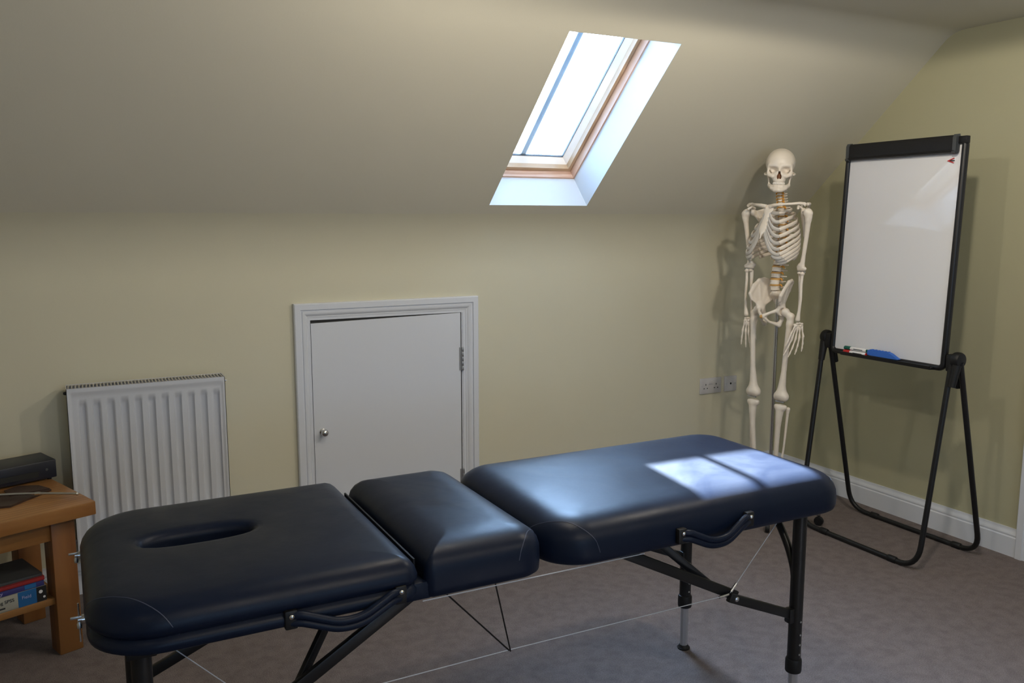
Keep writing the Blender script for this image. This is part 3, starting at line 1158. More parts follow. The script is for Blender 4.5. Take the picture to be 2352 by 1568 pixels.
# carry handles on the near side
for (xa, xm_, xb, za, zm, zb) in ((0.356, 0.470, 0.585, 0.680, 0.652, 0.684), (1.326, 1.431, 1.546, 0.682, 0.652, 0.690)):
    yh = YN - 0.006
    mb = MB()
    for off in (0.0, -0.016):
        p = fillet([(xa, yh - 0.002, za + off), (xa + 0.02, yh - 0.010, za + off), (xm_ - 0.02, yh - 0.020, zm + off * 0.9), (xm_ + 0.03, yh - 0.020, zm + 0.002 + off * 0.9), (xb - 0.02, yh - 0.010, zb + off), (xb, yh - 0.002, zb + off)], 0.03, 5)
        mb.tube(p, 0.0085, 12)
    h = obj('carry_handle', mb, M['vinyl'], MT)
    for x, z in ((xa, za), (xb, zb)):
        mb = MB()
        mb.box(x - 0.013, x + 0.013, yh - 0.010, yh + 0.006, z - 0.028, z + 0.012, 0.004)
        hb = obj('handle_mount', mb, M['blackp'], h)
        mb = MB()
        mb.lathe([(0.0055, 0), (0.0052, 0.003), (0.003, 0.005), (0.0, 0.0056)], 14, Matrix.Translation((x, yh - 0.010, z)) @ RXm)
        obj('handle_rivet', mb, M['chrome'], h)

# headrest socket clamps at the head end
RYm = Matrix.Rotation(-math.pi / 2, 4, 'Y')            # z -> -x
for y in (1.775, 2.135):
    mb = MB()
    mb.lathe([(0.009, 0), (0.009, 0.007), (0.005, 0.007), (0.005, 0.014)], 14, Matrix.Translation((-0.004, y, 0.695)) @ RYm)
    c1 = obj('headrest_socket', mb, M['chrome'], MT)
    mb = MB()
    mb.lathe([(0.0, -0.014), (0.0042, -0.012), (0.0048, -0.004), (0.003, 0.0), (0.003, 0.009)], 12, Matrix.Translation((-0.016, y, 0.690)))
    mb.box(-0.031, -0.010, y - 0.002, y + 0.002, 0.697, 0.702, 0.001)
    obj('wing_knob', mb, M['steel'], c1)
tt_tube('locking_pin', [(-0.016, 1.775, 0.650), (-0.016, 1.775, 0.728)], 0.0018, M['chrome'], MT, 8)


# ------------------------------------------------------------------ easel whiteboard
EX = thing('whiteboard_easel', 'white dry-wipe board on a black tubular easel against the olive wall', 'whiteboard', (3.25, 2.58, 0))
bz0, bz1 = 0.843, 1.772
by0, by1 = 2.300, 2.879                                # near, far edges
tilt = 0.042 / (bz1 - bz0)


def bx_(z, d=0.0):                                     # board face x at a height, d in front of it
    return 3.200 + (z - bz0) * tilt - d


def bquad(mb, ya, yb, za, zb, d0, d1, bev=0.0):
    c = [(bx_(z, d), y, z) for d in (d0, d1) for y, z in ((ya, za), (yb, za), (yb, zb), (ya, zb))]
    mb.add(c, [(0, 1, 2, 3), (4, 7, 6, 5), (0, 4, 5, 1), (1, 5, 6, 2), (2, 6, 7, 3), (3, 7, 4, 0)])


mb = MB()
bquad(mb, by0 + 0.015, by1 - 0.012, bz0 + 0.012, bz1 - 0.012, -0.014, -0.002)
brd = obj('board_panel', mb, M['board'], EX)
mb = MB()
# rounded frame tube, swept round the board
fr_pts = []
cr = 0.022
for (cy, cz, a0) in ((by0 + cr, bz0 + cr, math.pi), (by1 - cr, bz0 + cr, 1.5 * math.pi), (by1 - cr, bz1 - cr, 0), (by0 + cr, bz1 - cr, 0.5 * math.pi)):
    for k in range(6):
        a = a0 + math.pi / 2 * k / 5
        y, z = cy + cr * math.cos(a), cz + cr * math.sin(a)
        fr_pts.append((bx_(z, -0.006), y, z))
mb.tube(fr_pts, 0.0125, 12, closed=True, flat=(1.3, 1.0), up=(-1, 0, 0))
obj('frame', mb, M['black'], EX)
# paper clamp bar
mb = MB()
ya, yb = 2.330, 2.866
prof = [(0.006, 1.722), (0.014, 1.718), (0.024, 1.722), (0.026, 1.728), (0.022, 1.732), (0.024, 1.778), (0.018, 1.790), (0.004, 1.792), (0.0, 1.78), (0.0, 1.73)]
mb.prism([(bx_(z, d), z) for d, z in prof], ya, yb, 'XZ')
cl = obj('paper_clamp', mb, M['blackp'], EX)
for y in (ya, yb):
    mb = MB()
    mb.prism([(bx_(z, d * 1.12) , z + (0.003 if z > 1.75 else -0.004)) for d, z in prof], y - 0.008, y + 0.008, 'XZ')
    obj('clamp_end_cap', mb, M['book_grey'], cl)
mb = MB()
mb.box(bx_(1.77, 0.012), bx_(1.77, -0.01), 2.285, 2.335, 1.755, 1.785, 0.003)
obj('clamp_hinge', mb, M['blackp'], EX)
# pen tray
mb = MB()
mb.prism([(bx_(bz0, 0.002), bz0 + 0.002), (bx_(bz0, 0.030), bz0 - 0.002), (bx_(bz0, 0.034), bz0 + 0.008), (bx_(bz0, 0.037), bz0 + 0.007), (bx_(bz0, 0.034), bz0 - 0.008), (bx_(bz0, 0.002), bz0 - 0.010)], 2.335, 2.80, 'XZ')
obj('pen_tray', mb, M['black'], EX)
# little printed arrow logo, top near corner
mb = MB()


def mark(pts, d=0.0035):
    mb.add([(bx_(z, d), y, z) for y, z in pts] + [(bx_(z, -0.0015), y, z) for y, z in pts],
           [tuple(range(len(pts))), tuple(range(2 * len(pts) - 1, len(pts) - 1, -1))] + [(i, i + len(pts), (i + 1) % len(pts) + len(pts), (i + 1) % len(pts)) for i in range(len(pts))])


ly_, lz_ = 2.372, 1.690
mark([(ly_, lz_), (ly_ - 0.030, lz_ + 0.011), (ly_ - 0.030, lz_ + 0.008), (ly_ - 0.010, lz_), (ly_ - 0.030, lz_ - 0.008), (ly_ - 0.030, lz_ - 0.011)], 0.0026)
lg = obj('arrow_logo', mb, M['red'], brd)
mb = MB()
mark([(ly_ - 0.012, lz_ + 0.002), (ly_ - 0.032, lz_ + 0.002), (ly_ - 0.032, lz_ - 0.002), (ly_ - 0.012, lz_ - 0.002)], 0.0026)
obj('logo_text_bar', mb, M['ink'], brd)
# legs: two U shaped tubes
tr = 0.0115
fx, rx_ = 3.075, 3.462
front = [(3.205, 2.936, 0.905), (fx, 2.915, 0.10), (fx - 0.004, 2.910, tr), (fx - 0.004, 2.262, tr), (fx, 2.258, 0.10), (3.205, 2.262, 0.895)]
f1 = [front[0], (fx, 2.913, tr + 0.0), (fx, 2.262, tr + 0.0), front[5]]
tt = MB()
tt.tube(fillet(f1, 0.10, 8), tr, 12)
fl_ = obj('leg_frame', tt, M['black'], EX)
r1 = [(3.215, 2.905, 0.865), (rx_, 2.945, tr), (rx_, 2.250, tr), (3.215, 2.232, 0.875)]
tt = MB()
tt.tube(fillet(r1, 0.10, 8), tr, 12)
rl_ = obj('leg_frame', tt, M['black'], EX)
for par, x, ys in ((fl_, fx, (2.76, 2.385)), (rl_, rx_, (2.80, 2.36))):
    for y in ys:
        mb = MB()
        mb.tube([(x, y - 0.022, tr + 0.0015), (x, y - 0.018, tr + 0.0015), (x, y + 0.018, tr + 0.0015), (x, y + 0.022, tr + 0.0015)], [0.0125, 0.0150, 0.0150, 0.0125], 14)
        obj('rubber_sleeve', mb, M['blackp'], par)
# joints and clamping knobs
for y, z, s in ((2.912, 0.900, 1), (2.262, 0.885, -1)):
    mb = MB()
    RY = Matrix.Rotation(-s * math.pi / 2, 4, 'X')
    mb.lathe([(0.024, 0), (0.031, 0.004), (0.033, 0.012), (0.033, 0.026), (0.029, 0.034), (0.015, 0.037), (0.0, 0.0375)], 24, Matrix.Translation((3.215, y, z)) @ RY)
    mb.box(3.190, 3.238, y - 0.022, y + 0.022, z - 0.050, z + 0.022, 0.008)
    mb.tube([(3.204, y + s * 0.022, z - 0.02), (3.186, y + s * 0.018, z - 0.11)], [0.019, 0.0145], 14)
    mb.tube([(3.226, y - s * 0.002, z - 0.02), (3.258, y - s * 0.002, z - 0.12)], [0.019, 0.0145], 14)
    obj('clamp_knob', mb, M['blackp'], EX)
mb = MB()
mb.tube([(3.222, 2.25, 0.885), (3.222, 2.92, 0.900)], 0.010)
obj('cross_bar', mb, M['black'], EX)

# pens and eraser
def marker(y0, z, d, capm, capname, label):
    t = thing('marker_pen', label, 'marker pen', (bx_(bz0, d), y0, z))
    mb = MB()
    mb.tube([(0, -0.034, 0), (0, -0.036, 0), (0, -0.116, 0), (0, -0.122, 0)], [0.0078, 0.0082, 0.0082, 0.0070], 14)
    obj('barrel', mb, M['marker_white'], t, world=False)
    mb = MB()
    mb.tube([(0, 0, 0), (0, -0.002, 0), (0, -0.036, 0)], [0.0075, 0.0088, 0.0092], 14)
    obj('cap', mb, capm, t, world=False)
    mb = MB()
    mb.tube([(0, -0.122, 0), (0, -0.126, 0)], 0.0062, 14)
    obj('end_plug', mb, capm, t, world=False)
    mb = MB()
    mb.box(-0.0088, -0.0078, -0.106, -0.056, -0.0015, 0.0015)
    obj('printed_strip', mb, M['ink'], t, world=False)


marker(2.795, bz0 + 0.0245, 0.0135, M['green'], 'green', 'white marker pen with green cap, upper one on the easel tray')
marker(2.790, bz0 + 0.0085, 0.0230, M['red'], 'red', 'white marker pen with red cap, lower one on the easel tray')
mb = MB()
pr = [(2.655, 0.010), (2.655, 0.028), (2.650, 0.032), (2.600, 0.032), (2.545, 0.032), (2.535, 0.029), (2.497, 0.010), (2.497, 0.008), (2.53, 0.0078), (2.640, 0.008)]
er = thing('board_eraser', 'blue wedge-shaped whiteboard eraser on the easel tray', 'eraser', (bx_(bz0, 0.020), 2.58, bz0 + 0.0085))
mb.prism([(y, bz0 + 0.002 + h) for y, h in pr], bx_(bz0, 0.030), bx_(bz0, 0.009), 'YZ')
for k in range(6):
    mb.box(bx_(bz0, 0.030), bx_(bz0, 0.009), 2.549 + 0.017 * k, 2.558 + 0.017 * k, bz0 + 0.033, bz0 + 0.037, 0.001)
obj('body', mb, M['blue'], er)
mb = MB()
mb.box(bx_(bz0, 0.029), bx_(bz0, 0.010), 2.535, 2.65, bz0 + 0.0072, bz0 + 0.0098)
obj('felt', mb, M['ink'], er)


# ------------------------------------------------------------------ oak side table, local frame: x along its front, y to its back
TT = 0.52
RA = math.radians(20.5)
ST = thing('side_table', 'oak side table with square legs and a lower shelf left of the massage table', 'side table', (0.047, 3.125, 0), RA)
mb = MB()
mb.box(-0.90, 0, 0.0, 0.50, TT - 0.046, TT, 0.003)
obj('tabletop', mb, M['oak'], ST, world=False)
for x0 in (-0.128, -0.848):
    for y0 in (0.050, 0.385):
        mb = MB()
        mb.box(x0, x0 + 0.075, y0, y0 + 0.075, 0, TT - 0.046, 0.003)
        obj('leg', mb, M['oak_z'], ST, world=False)
for (a, b, c_, d_) in ((-0.773, -0.128, 0.062, 0.082), (-0.773, -0.128, 0.43, 0.45)):
    mb = MB()
    mb.box(a, b, c_, d_, TT - 0.120, TT - 0.046, 0.001)
    obj('apron', mb, M['oak'], ST, world=False)
for x0 in (-0.118, -0.828):
    mb = MB()
    mb.box(x0 + 0.010, x0 + 0.030, 0.125, 0.385, TT - 0.120, TT - 0.046, 0.001)
    obj('apron', mb, M['oak'], ST, world=False)
mb = MB()
mb.box(-0.80, -0.098, 0.065, 0.445, 0.178, 0.200, 0.002)
obj('shelf', mb, M['oak'], ST, world=False)


def st(x, y, z):                                       # side-table local point to world
    return (0.047 + x * math.cos(RA) - y * math.sin(RA), 3.125 + x * math.sin(RA) + y * math.cos(RA), z)


# set-top box at the back
bxr = thing('media_box', 'dark navy media player box standing at the back of the oak table', 'media player', st(0.004, 0.443, TT), RA)
mb = MB()
mb.box(-0.225, 0.012, -0.075, 0.068, 0.006, 0.072, 0.004)
obj('case', mb, M['navy_box'], bxr, world=False)
mb = MB()
mb.box(-0.19, -0.050, -0.0765, -0.074, 0.020, 0.040)
obj('disc_slot', mb, M['hole'], bxr, world=False)
mb = MB()
mb.lathe([(0.005, 0), (0.005, 0.002), (0.0, 0.0025)], 16, Matrix.Translation((-0.022, -0.0748, 0.040)) @ RXm)
obj('power_button', mb, M['book_grey'], bxr, world=False)
for x in (-0.20, -0.01):
    for y in (-0.06, 0.05):
        mb = MB()
        mb.lathe([(0.008, 0), (0.008, 0.007)], 12, Matrix.Translation((x, y, 0)))
        obj('foot', mb, M['blackp'], bxr, world=False)
# leather case with flap
lc = thing('leather_case', 'dark brown leather case lying open on the oak table', 'case', (-0.19, 3.26, TT), 0)
mb = MB()
poly = [(-0.19, 0.0), (-0.07, -0.075), (-0.013, -0.080), (0.105, 0.055), (0.085, 0.080), (-0.06, 0.075)]
mb.prism(poly, 0.0, 0.007, 'XY')
obj('body', mb, M['leather'], lc, world=False)
mb = MB()
mb.prism([(-0.02, 0.03), (0.10, 0.058), (0.065, 0.115), (0.0, 0.14), (-0.04, 0.10)], 0.0072, 0.0105, 'XY')
obj('flap', mb, M['leather'], lc, world=False)
rod = MB()
P0 = Vector((-0.42, 3.315, TT + 0.014))
P1 = Vector((-0.006, 3.185, TT + 0.010))
pts = []
for k in range(15):
    u_ = k / 14
    p = P0.lerp(P1, u_)
    pts.append((p.x, p.y + 0.02 * math.sin(math.pi * u_), TT + 0.016 + 0.004 * math.sin(math.pi * u_)))
rt_ = thing('metal_probe', 'slim silver metal rod with a small ball tip lying across the brown leather case', 'instrument', (-0.2, 3.25, TT))
rod.tube(pts, 0.0042, 10)
obj('shaft', rod, M['steel'], rt_)
mb = MB()
e_ = Vector(pts[-1])
mb.lathe([(0, -0.006), (0.004, -0.0045), (0.006, 0), (0.004, 0.0045), (0, 0.006)], 14, Matrix.Translation(e_))
obj('ball_tip', mb, M['chrome'], rt_)
mb = MB()
mid = Vector(pts[10])
mb.tube([mid - Vector((0.008, -0.0025, 0)), mid + Vector((0.008, -0.0025, 0))], 0.0058, 12)
obj('joint_collar', mb, M['chrome'], rt_)

# books on the shelf
def text(body, size, m, parent, loc, rot, align='RIGHT', ext=0.0003):
    cu = bpy.data.curves.new('spine_text', 'FONT')
    cu.body = body
    cu.size = size
    cu.extrude = ext
    cu.align_x = align
    cu.align_y = 'CENTER'
    tmp = bpy.data.objects.new('tmp_text', cu)
    COL.objects.link(tmp)
    bpy.context.view_layer.update()
    me = bpy.data.meshes.new_from_object(tmp.evaluated_get(bpy.context.evaluated_depsgraph_get()))
    bpy.data.objects.remove(tmp)
    bpy.data.curves.remove(cu)
    me.materials.clear()
    me.materials.append(m)
    o = bpy.data.objects.new('spine_text', me)
    COL.objects.link(o)
    o.parent = parent
    o.location = loc
    o.rotation_euler = rot
    return o


def book(label, z, h, coverm, x1, y0, L=0.25, D_=0.19, rz=0.0):
    t = thing('book', label, 'book', st(x1, y0, z), RA + rz, 'books on the lower shelf of the oak table')
    mb = MB()
    mb.box(-L, 0, 0, 0.0025, 0, h, 0.0006)
    mb.box(-L, 0, 0.0, D_, 0, 0.0022)
    mb.box(-L, 0, 0.0, D_, h - 0.0022, h)
    obj('cover', mb, coverm, t, world=False)
    mb = MB()
    mb.box(-L + 0.004, -0.004, 0.003, D_ - 0.004, 0.0023, h - 0.0023)
    obj('pages', mb, M['paper'], t, world=False)
    return t


bxx = -0.150
b1 = book('thick cream, blue and black statistics textbook at the bottom of the book stack', 0.2003, 0.052, M['book_cream'], bxx, 0.072)
mb = MB()
mb.box(-0.086, -0.030, -0.0006, 0.0004, 0.0006, 0.0514)
obj('blue_band', mb, M['book_cyan'], b1, world=False)
mb = MB()
mb.box(-0.030, 0.0004, -0.0006, 0.0004, 0.0006, 0.0514)
obj('black_band', mb, M['book_black'], b1, world=False)
mb = MB()
mb.lathe([(0.006, 0), (0.006, 0.0004), (0, 0.0005)], 16, Matrix.Translation((-0.017, -0.0007, 0.034)) @ RXm)
mb.lathe([(0.004, 0), (0.004, 0.0004), (0, 0.0005)], 16, Matrix.Translation((-0.007, -0.0007, 0.014)) @ RXm)
obj('white_emblem', mb, M['marker_white'], b1, world=False)
text('Statistics Using SPSS', 0.0155, M['ink'], b1, (-0.097, -0.0006, 0.032), (math.pi / 2, 0, 0))
text('Field', 0.0155, M['lilac'], b1, (-0.046, -0.0009, 0.030), (math.pi / 2, 0, 0))
mb = MB()
mb.box(-0.20, -0.125, -0.0006, 0.0004, 0.010, 0.015)
obj('spine_rule', mb, M['ink'], b1, world=False)
b2 = book('slim navy psychology book above the thick textbook', 0.2526, 0.019, M['book_blue'], bxx - 0.004, 0.073, 0.245)
text('Psychology', 0.015, M['lilac'], b2, (-0.125, -0.0006, 0.0095), (math.pi / 2, 0, 0))
mb = MB()
mb.box(-0.060, -0.025, -0.0006, 0.0004, 0.002, 0.017)
obj('spine_patch', mb, M['book_cyan'], b2, world=False)
b3 = book('thin red book above the navy book', 0.2719, 0.013, M['book_red'], bxx - 0.002, 0.072, 0.25, 0.20)
b4 = book('dark grey flat book on top of the book stack', 0.2852, 0.010, M['book_grey'], bxx - 0.006, 0.080, 0.25, 0.18)


# ------------------------------------------------------------------ skeleton: distance fields and surface nets
def nets(f, lo, hi, h):
    lo = np.array(lo, float)
    hi = np.array(hi, float)
    n = np.maximum(((hi - lo) / h).astype(int) + 2, 4)
    ax = [lo[i] + h * np.arange(n[i]) for i in range(3)]
    X, Y, Z = np.meshgrid(*ax, indexing='ij')
    P = np.stack([X, Y, Z], -1).reshape(-1, 3)
    V = f(P).reshape(n)
    S = V < 0
    nc = n - 1
    cnt = np.zeros(nc, int)
    for i in (0, 1):
        for j in (0, 1):
            for k in (0, 1):
                cnt += S[i:i + nc[0], j:j + nc[1], k:k + nc[2]]
    act = (cnt > 0) & (cnt < 8)
    idx = -np.ones(nc, int)
    ids = np.argwhere(act)
    idx[act] = np.arange(len(ids))
    acc = np.zeros((len(ids), 3))
    num = np.zeros(len(ids))
    cor = [(i, j, k) for i in (0, 1) for j in (0, 1) for k in (0, 1)]
    for a in cor:
        for ax_ in range(3):
            if a[ax_] == 1:
                continue
            b = list(a)
            b[ax_] = 1
            va = V[ids[:, 0] + a[0], ids[:, 1] + a[1], ids[:, 2] + a[2]]
            vb = V[ids[:, 0] + b[0], ids[:, 1] + b[1], ids[:, 2] + b[2]]
            c = (va < 0) != (vb < 0)
            t = np.where(c, va / np.where(c, va - vb, 1), 0)
            p = np.zeros((len(ids), 3)) + np.array(a, float)
            p[:, ax_] += t
            acc += p * c[:, None]
            num += c
    verts = lo + h * (ids + acc / num[:, None])
    faces = []
    for ax_ in range(3):
        sl0 = [slice(None)] * 3
        sl1 = [slice(None)] * 3
        sl0[ax_] = slice(0, -1)
        sl1[ax_] = slice(1, None)
        A, B = S[tuple(sl0)], S[tuple(sl1)]
        e = np.argwhere(A != B)
        o1, o2 = [(1, 2), (2, 0), (0, 1)][ax_]
        ok = (e[:, o1] > 0) & (e[:, o2] > 0) & (e[:, o1] < nc[o1]) & (e[:, o2] < nc[o2])
        e = e[ok]
        fl = A[e[:, 0], e[:, 1], e[:, 2]]

        def cell(d1, d2):
            q = e.copy()
            q[:, o1] -= d1
            q[:, o2] -= d2
            return idx[q[:, 0], q[:, 1], q[:, 2]]
        q = np.stack([cell(1, 1), cell(0, 1), cell(0, 0), cell(1, 0)], 1)
        q = np.where(fl[:, None], q, q[:, ::-1])
        faces.append(q[(q >= 0).all(1)])
    return verts, np.concatenate(faces).tolist()


def ell(P, c, r):
    q = (P - np.array(c)) / np.array(r)
    k0 = np.linalg.norm(q, axis=1)
    k1 = np.linalg.norm(q / np.array(r), axis=1) + 1e-9
    return k0 * (k0 - 1) / k1


def cap(P, a, b, ra, rb=None):
    rb = ra if rb is None else rb
    a = np.array(a, float)
    b = np.array(b, float)
    d = b - a
    t = np.clip(((P - a) @ d) / (d @ d + 1e-12), 0, 1)
    return np.linalg.norm(P - a - t[:, None] * d, axis=1) - (ra + (rb - ra) * t)


def chain(P, pts, rad, k=0.0):
    rad = [rad] * len(pts) if not hasattr(rad, '__len__') else rad
    r = cap(P, pts[0], pts[1], rad[0], rad[1])
    for i in range(1, len(pts) - 1):
        r = np.minimum(r, cap(P, pts[i], pts[i + 1], rad[i], rad[i + 1]))
    return r


def smin(a, b, k):
    h = np.clip(0.5 + 0.5 * (b - a) / k, 0, 1)
    return b + (a - b) * h - k * h * (1 - h)


def smax(a, b, k):
    return -smin(-a, -b, k)


def tri(P, a, b, c):
    a, b, c = (np.array(v, float) for v in (a, b, c))
    n = np.cross(b - a, a - c)
    dots = lambda u, v: u @ v

    def edge(o, d):
        p = P - o
        t = np.clip((p @ d) / (d @ d), 0, 1)
        return ((t[:, None] * d - p) ** 2).sum(1)
    s = (np.sign((P - a) @ np.cross(b - a, n)) + np.sign((P - b) @ np.cross(c - b, n)) + np.sign((P - c) @ np.cross(a - c, n)))
    e = np.minimum(np.minimum(edge(a, b - a), edge(b, c - b)), edge(c, a - c))
    pl = ((P - a) @ n) ** 2 / (n @ n)
    return np.sqrt(np.where(s < 2, e, pl))


SKO = (2.988, 3.064, 0)
SKA = math.radians(-80)
SK_ = thing('skeleton_model', 'full-size cream anatomical skeleton hanging on a chrome pole in the corner', 'skeleton', SKO, SKA)


def bone(name, f, lo, hi, h, m=None, parent=None, warp=None):
    v, fc = nets(f, lo, hi, h)
    if warp is not None:
        v = warp(v)
    return obj(name, (v.tolist(), fc), m or M['bone'], parent or SK_, world=False, smooth=True, angle=180)


def mirror(o, parent=None):
    me = o.data.copy()
    for v in me.vertices:
        v.co.x = -v.co.x
    me.flip_normals()
    c = bpy.data.objects.new(o.name.split('.')[0], me)
    COL.objects.link(c)
    c.parent = parent or o.parent
    return c


def w_arm(v):
    v = v.copy()
    v[:, 0] -= 0.010 + 0.034 * np.clip((1.484 - v[:, 2]) / 0.5, 0, 1)
    return v


def w_leg(v):
    return v + np.array([-0.018, 0.024, 0.0])


def w_pel(v):
    return v * np.array([0.83, 1, 1]) + np.array([0, 0.006, 0])


# --- skull (own frame, scaled, turned toward the camera)
SKC = Vector((0.0, 0.018, 1.672))


def f_skull(P):
    Q = P.copy()
    Q[:, 0] = np.abs(Q[:, 0])
    d = ell(P, (0, 0.018, 0.045), (0.070, 0.088, 0.070))
    d = smin(d, ell(P, (0, -0.035, 0.040), (0.056, 0.048, 0.050)), 0.03)
    d = smin(d, ell(P, (0, 0.045, 0.010), (0.050, 0.050, 0.040)), 0.02)
    d = smin(d, ell(P, (0, 0.0, -0.005), (0.045, 0.06, 0.022)), 0.02)
    # brow ridge
    d = smin(d, cap(Q, (0.006, -0.080, 0.026), (0.046, -0.064, 0.030), 0.009, 0.007), 0.010)
    # face block
    fb = ell(P, (0, -0.060, -0.018), (0.038, 0.030, 0.032))
    fb = smin(fb, ell(P, (0, -0.062, -0.045), (0.026, 0.026, 0.017)), 0.012)
    fb = smin(fb, cap(P, (0, -0.080, 0.020), (0, -0.094, -0.004), 0.007, 0.005), 0.008)
    d = smin(d, fb, 0.010)
    # cheekbone, orbit outer rim and arch
    d = smin(d, chain(Q, [(0.052, -0.058, 0.024), (0.055, -0.056, 0.002), (0.048, -0.066, -0.016), (0.032, -0.078, -0.024)], [0.006, 0.006, 0.010, 0.008]), 0.008)
    d = smin(d, chain(Q, [(0.050, -0.062, -0.014), (0.066, -0.038, -0.014), (0.070, -0.010, -0.010), (0.066, 0.010, -0.006)], [0.008, 0.0048, 0.0045, 0.006]), 0.006)
    # temple hollow
    d = smax(d, -ell(Q, (0.078, -0.040, 0.008), (0.021, 0.024, 0.028)), 0.010)
    d = smin(d, chain(Q, [(0.066, -0.038, -0.014), (0.070, -0.010, -0.010)], [0.0048, 0.0045]), 0.004)
    # orbits
    d = smax(d, -ell(Q, (0.0305, -0.088, 0.006), (0.0195, 0.040, 0.0155)), 0.005)
    # nasal opening, pear shaped with septum
    nz = smin(ell(Q, (0.0052, -0.094, -0.026), (0.0058, 0.045, 0.012)), ell(Q, (0.0015, -0.094, -0.012), (0.0042, 0.040, 0.012)), 0.003)
    d = smax(d, -nz, 0.002)
    d = smin(d, cap(P, (0, -0.084, -0.014), (0, -0.082, -0.036), 0.0009, 0.0009), 0.001)
    # mastoid
    d = smin(d, cap(Q, (0.054, 0.020, -0.006), (0.052, 0.016, -0.026), 0.010, 0.006), 0.008)
    return d


def f_mand(P):
    Q = P.copy()
    Q[:, 0] = np.abs(Q[:, 0])
    d = chain(Q, [(0.0, -0.083, -0.088), (0.014, -0.081, -0.088), (0.032, -0.064, -0.080), (0.045, -0.028, -0.064)], [0.012, 0.012, 0.009, 0.008])
    d = smin(d, chain(Q, [(0.0, -0.083, -0.070), (0.016, -0.078, -0.070), (0.032, -0.060, -0.070), (0.043, -0.028, -0.066)], [0.007, 0.007, 0.007, 0.006]), 0.008)
    ram = tri(Q, (0.045, -0.032, -0.074), (0.046, -0.006, -0.064), (0.052, -0.024, -0.012)) - 0.0042
    ram2 = tri(Q, (0.046, -0.006, -0.064), (0.052, -0.024, -0.012), (0.054, 0.002, -0.010)) - 0.0042
    d = smin(d, smin(ram, ram2, 0.004), 0.006)
    d = smin(d, ell(P, (0, -0.091, -0.088), (0.014, 0.007, 0.009)), 0.008)
    return d


def f_teeth(P, z0, ry_, rx_r, yc_, up):
    d = None
    for k in range(-6, 7):
        a = k * 0.235
        if abs(k) == 0:
            pass
        x = rx_r * math.sin(a)
        y = yc_ - ry_ * math.cos(a)
        e_ = ell(P, (x, y, z0), (0.0037, 0.0034, 0.0068))
        d = e_ if d is None else np.minimum(d, e_)
    return d


SCL = 0.93
sk_e = bone('skull', f_skull, (-0.09, -0.115, -0.075), (0.09, 0.12, 0.13), 0.0019)
bone('nasal_cavity', lambda P: ell(P, (0, -0.062, -0.022), (0.014, 0.012, 0.017)), (-0.02, -0.08, -0.045), (0.02, -0.045, 0.0), 0.0025, M['nasal'], sk_e)
mand = bone('mandible', f_mand, (-0.07, -0.11, -0.11), (0.07, 0.02, 0.005), 0.0018, parent=sk_e)
up_t = bone('upper_teeth', lambda P: f_teeth(P, -0.0575, 0.031, 0.0255, -0.055, 1), (-0.035, -0.095, -0.07), (0.035, -0.03, -0.045), 0.0011, M['teeth'], sk_e)
lo_t = bone('lower_teeth', lambda P: f_teeth(P, -0.0690, 0.0295, 0.0235, -0.054, -1), (-0.035, -0.095, -0.082), (0.035, -0.03, -0.058), 0.0011, M['teeth'], sk_e)
sk_e.scale = (0.955, SCL, 0.955)
sk_e.location = SKC
sk_e.rotation_euler = (math.radians(0), math.radians(2), math.radians(34))

# --- spine
lev = []
zc_list = [1.598, 1.584, 1.570, 1.556, 1.542, 1.530, 1.518]                        # C
zt_list = [1.500 - 0.0205 * i for i in range(12)]                                   # T, 1.500 .. 1.2745
zl_list = [1.246, 1.217, 1.188, 1.159, 1.131]                                       # L


def spine_y(z):
    k = [(1.60, 0.020), (1.56, 0.022), (1.52, 0.034), (1.46, 0.052), (1.40, 0.060), (1.34, 0.056), (1.28, 0.042), (1.22, 0.024), (1.16, 0.014), (1.13, 0.018)]
    for (z1, y1), (z2, y2) in zip(k, k[1:]):
        if z2 <= z <= z1:
            return y1 + (y2 - y1) * (z1 - z) / (z1 - z2)
    return k[0][1] if z > 1.6 else k[-1][1]


def f_vert(rb_, hb_, tp, sp, drop):
    def f(P):
        d2 = np.sqrt((P[:, 0] / 1.25) ** 2 + P[:, 1] ** 2)
        waist = rb_ * (0.90 + 0.10 * np.clip(np.abs(P[:, 2]) / hb_, 0, 1) ** 2)
        d = smax(d2 - waist, np.abs(P[:, 2]) - hb_, 0.003)
        Q = P.copy()
        Q[:, 0] = np.abs(Q[:, 0])
        y0 = rb_
        d = smin(d, cap(Q, (0.006, y0 * 0.8, 0.001), (rb_ * 0.85, y0 + 0.010, 0.001), 0.004, 0.004), 0.003)
        d = smin(d, cap(Q, (rb_ * 0.85, y0 + 0.010, 0.001), (tp, y0 + 0.014, 0.002), 0.004, 0.003), 0.003)
        d = smin(d, cap(Q, (rb_ * 0.7, y0 + 0.012, 0.001), (0, y0 + 0.020, -0.002), 0.004, 0.004), 0.003)
        d = smin(d, cap(P, (0, y0 + 0.018, -0.002), (0, y0 + sp, -drop), 0.0042, 0.0035), 0.004)
        return d
    return f


def proto_vert(rb_, hb_, tp, sp, drop):
    return nets(f_vert(rb_, hb_, tp, sp, drop), (-tp - 0.01, -rb_ - 0.01, -drop - 0.01), (tp + 0.01, rb_ + sp + 0.01, hb_ + 0.01), 0.0022)


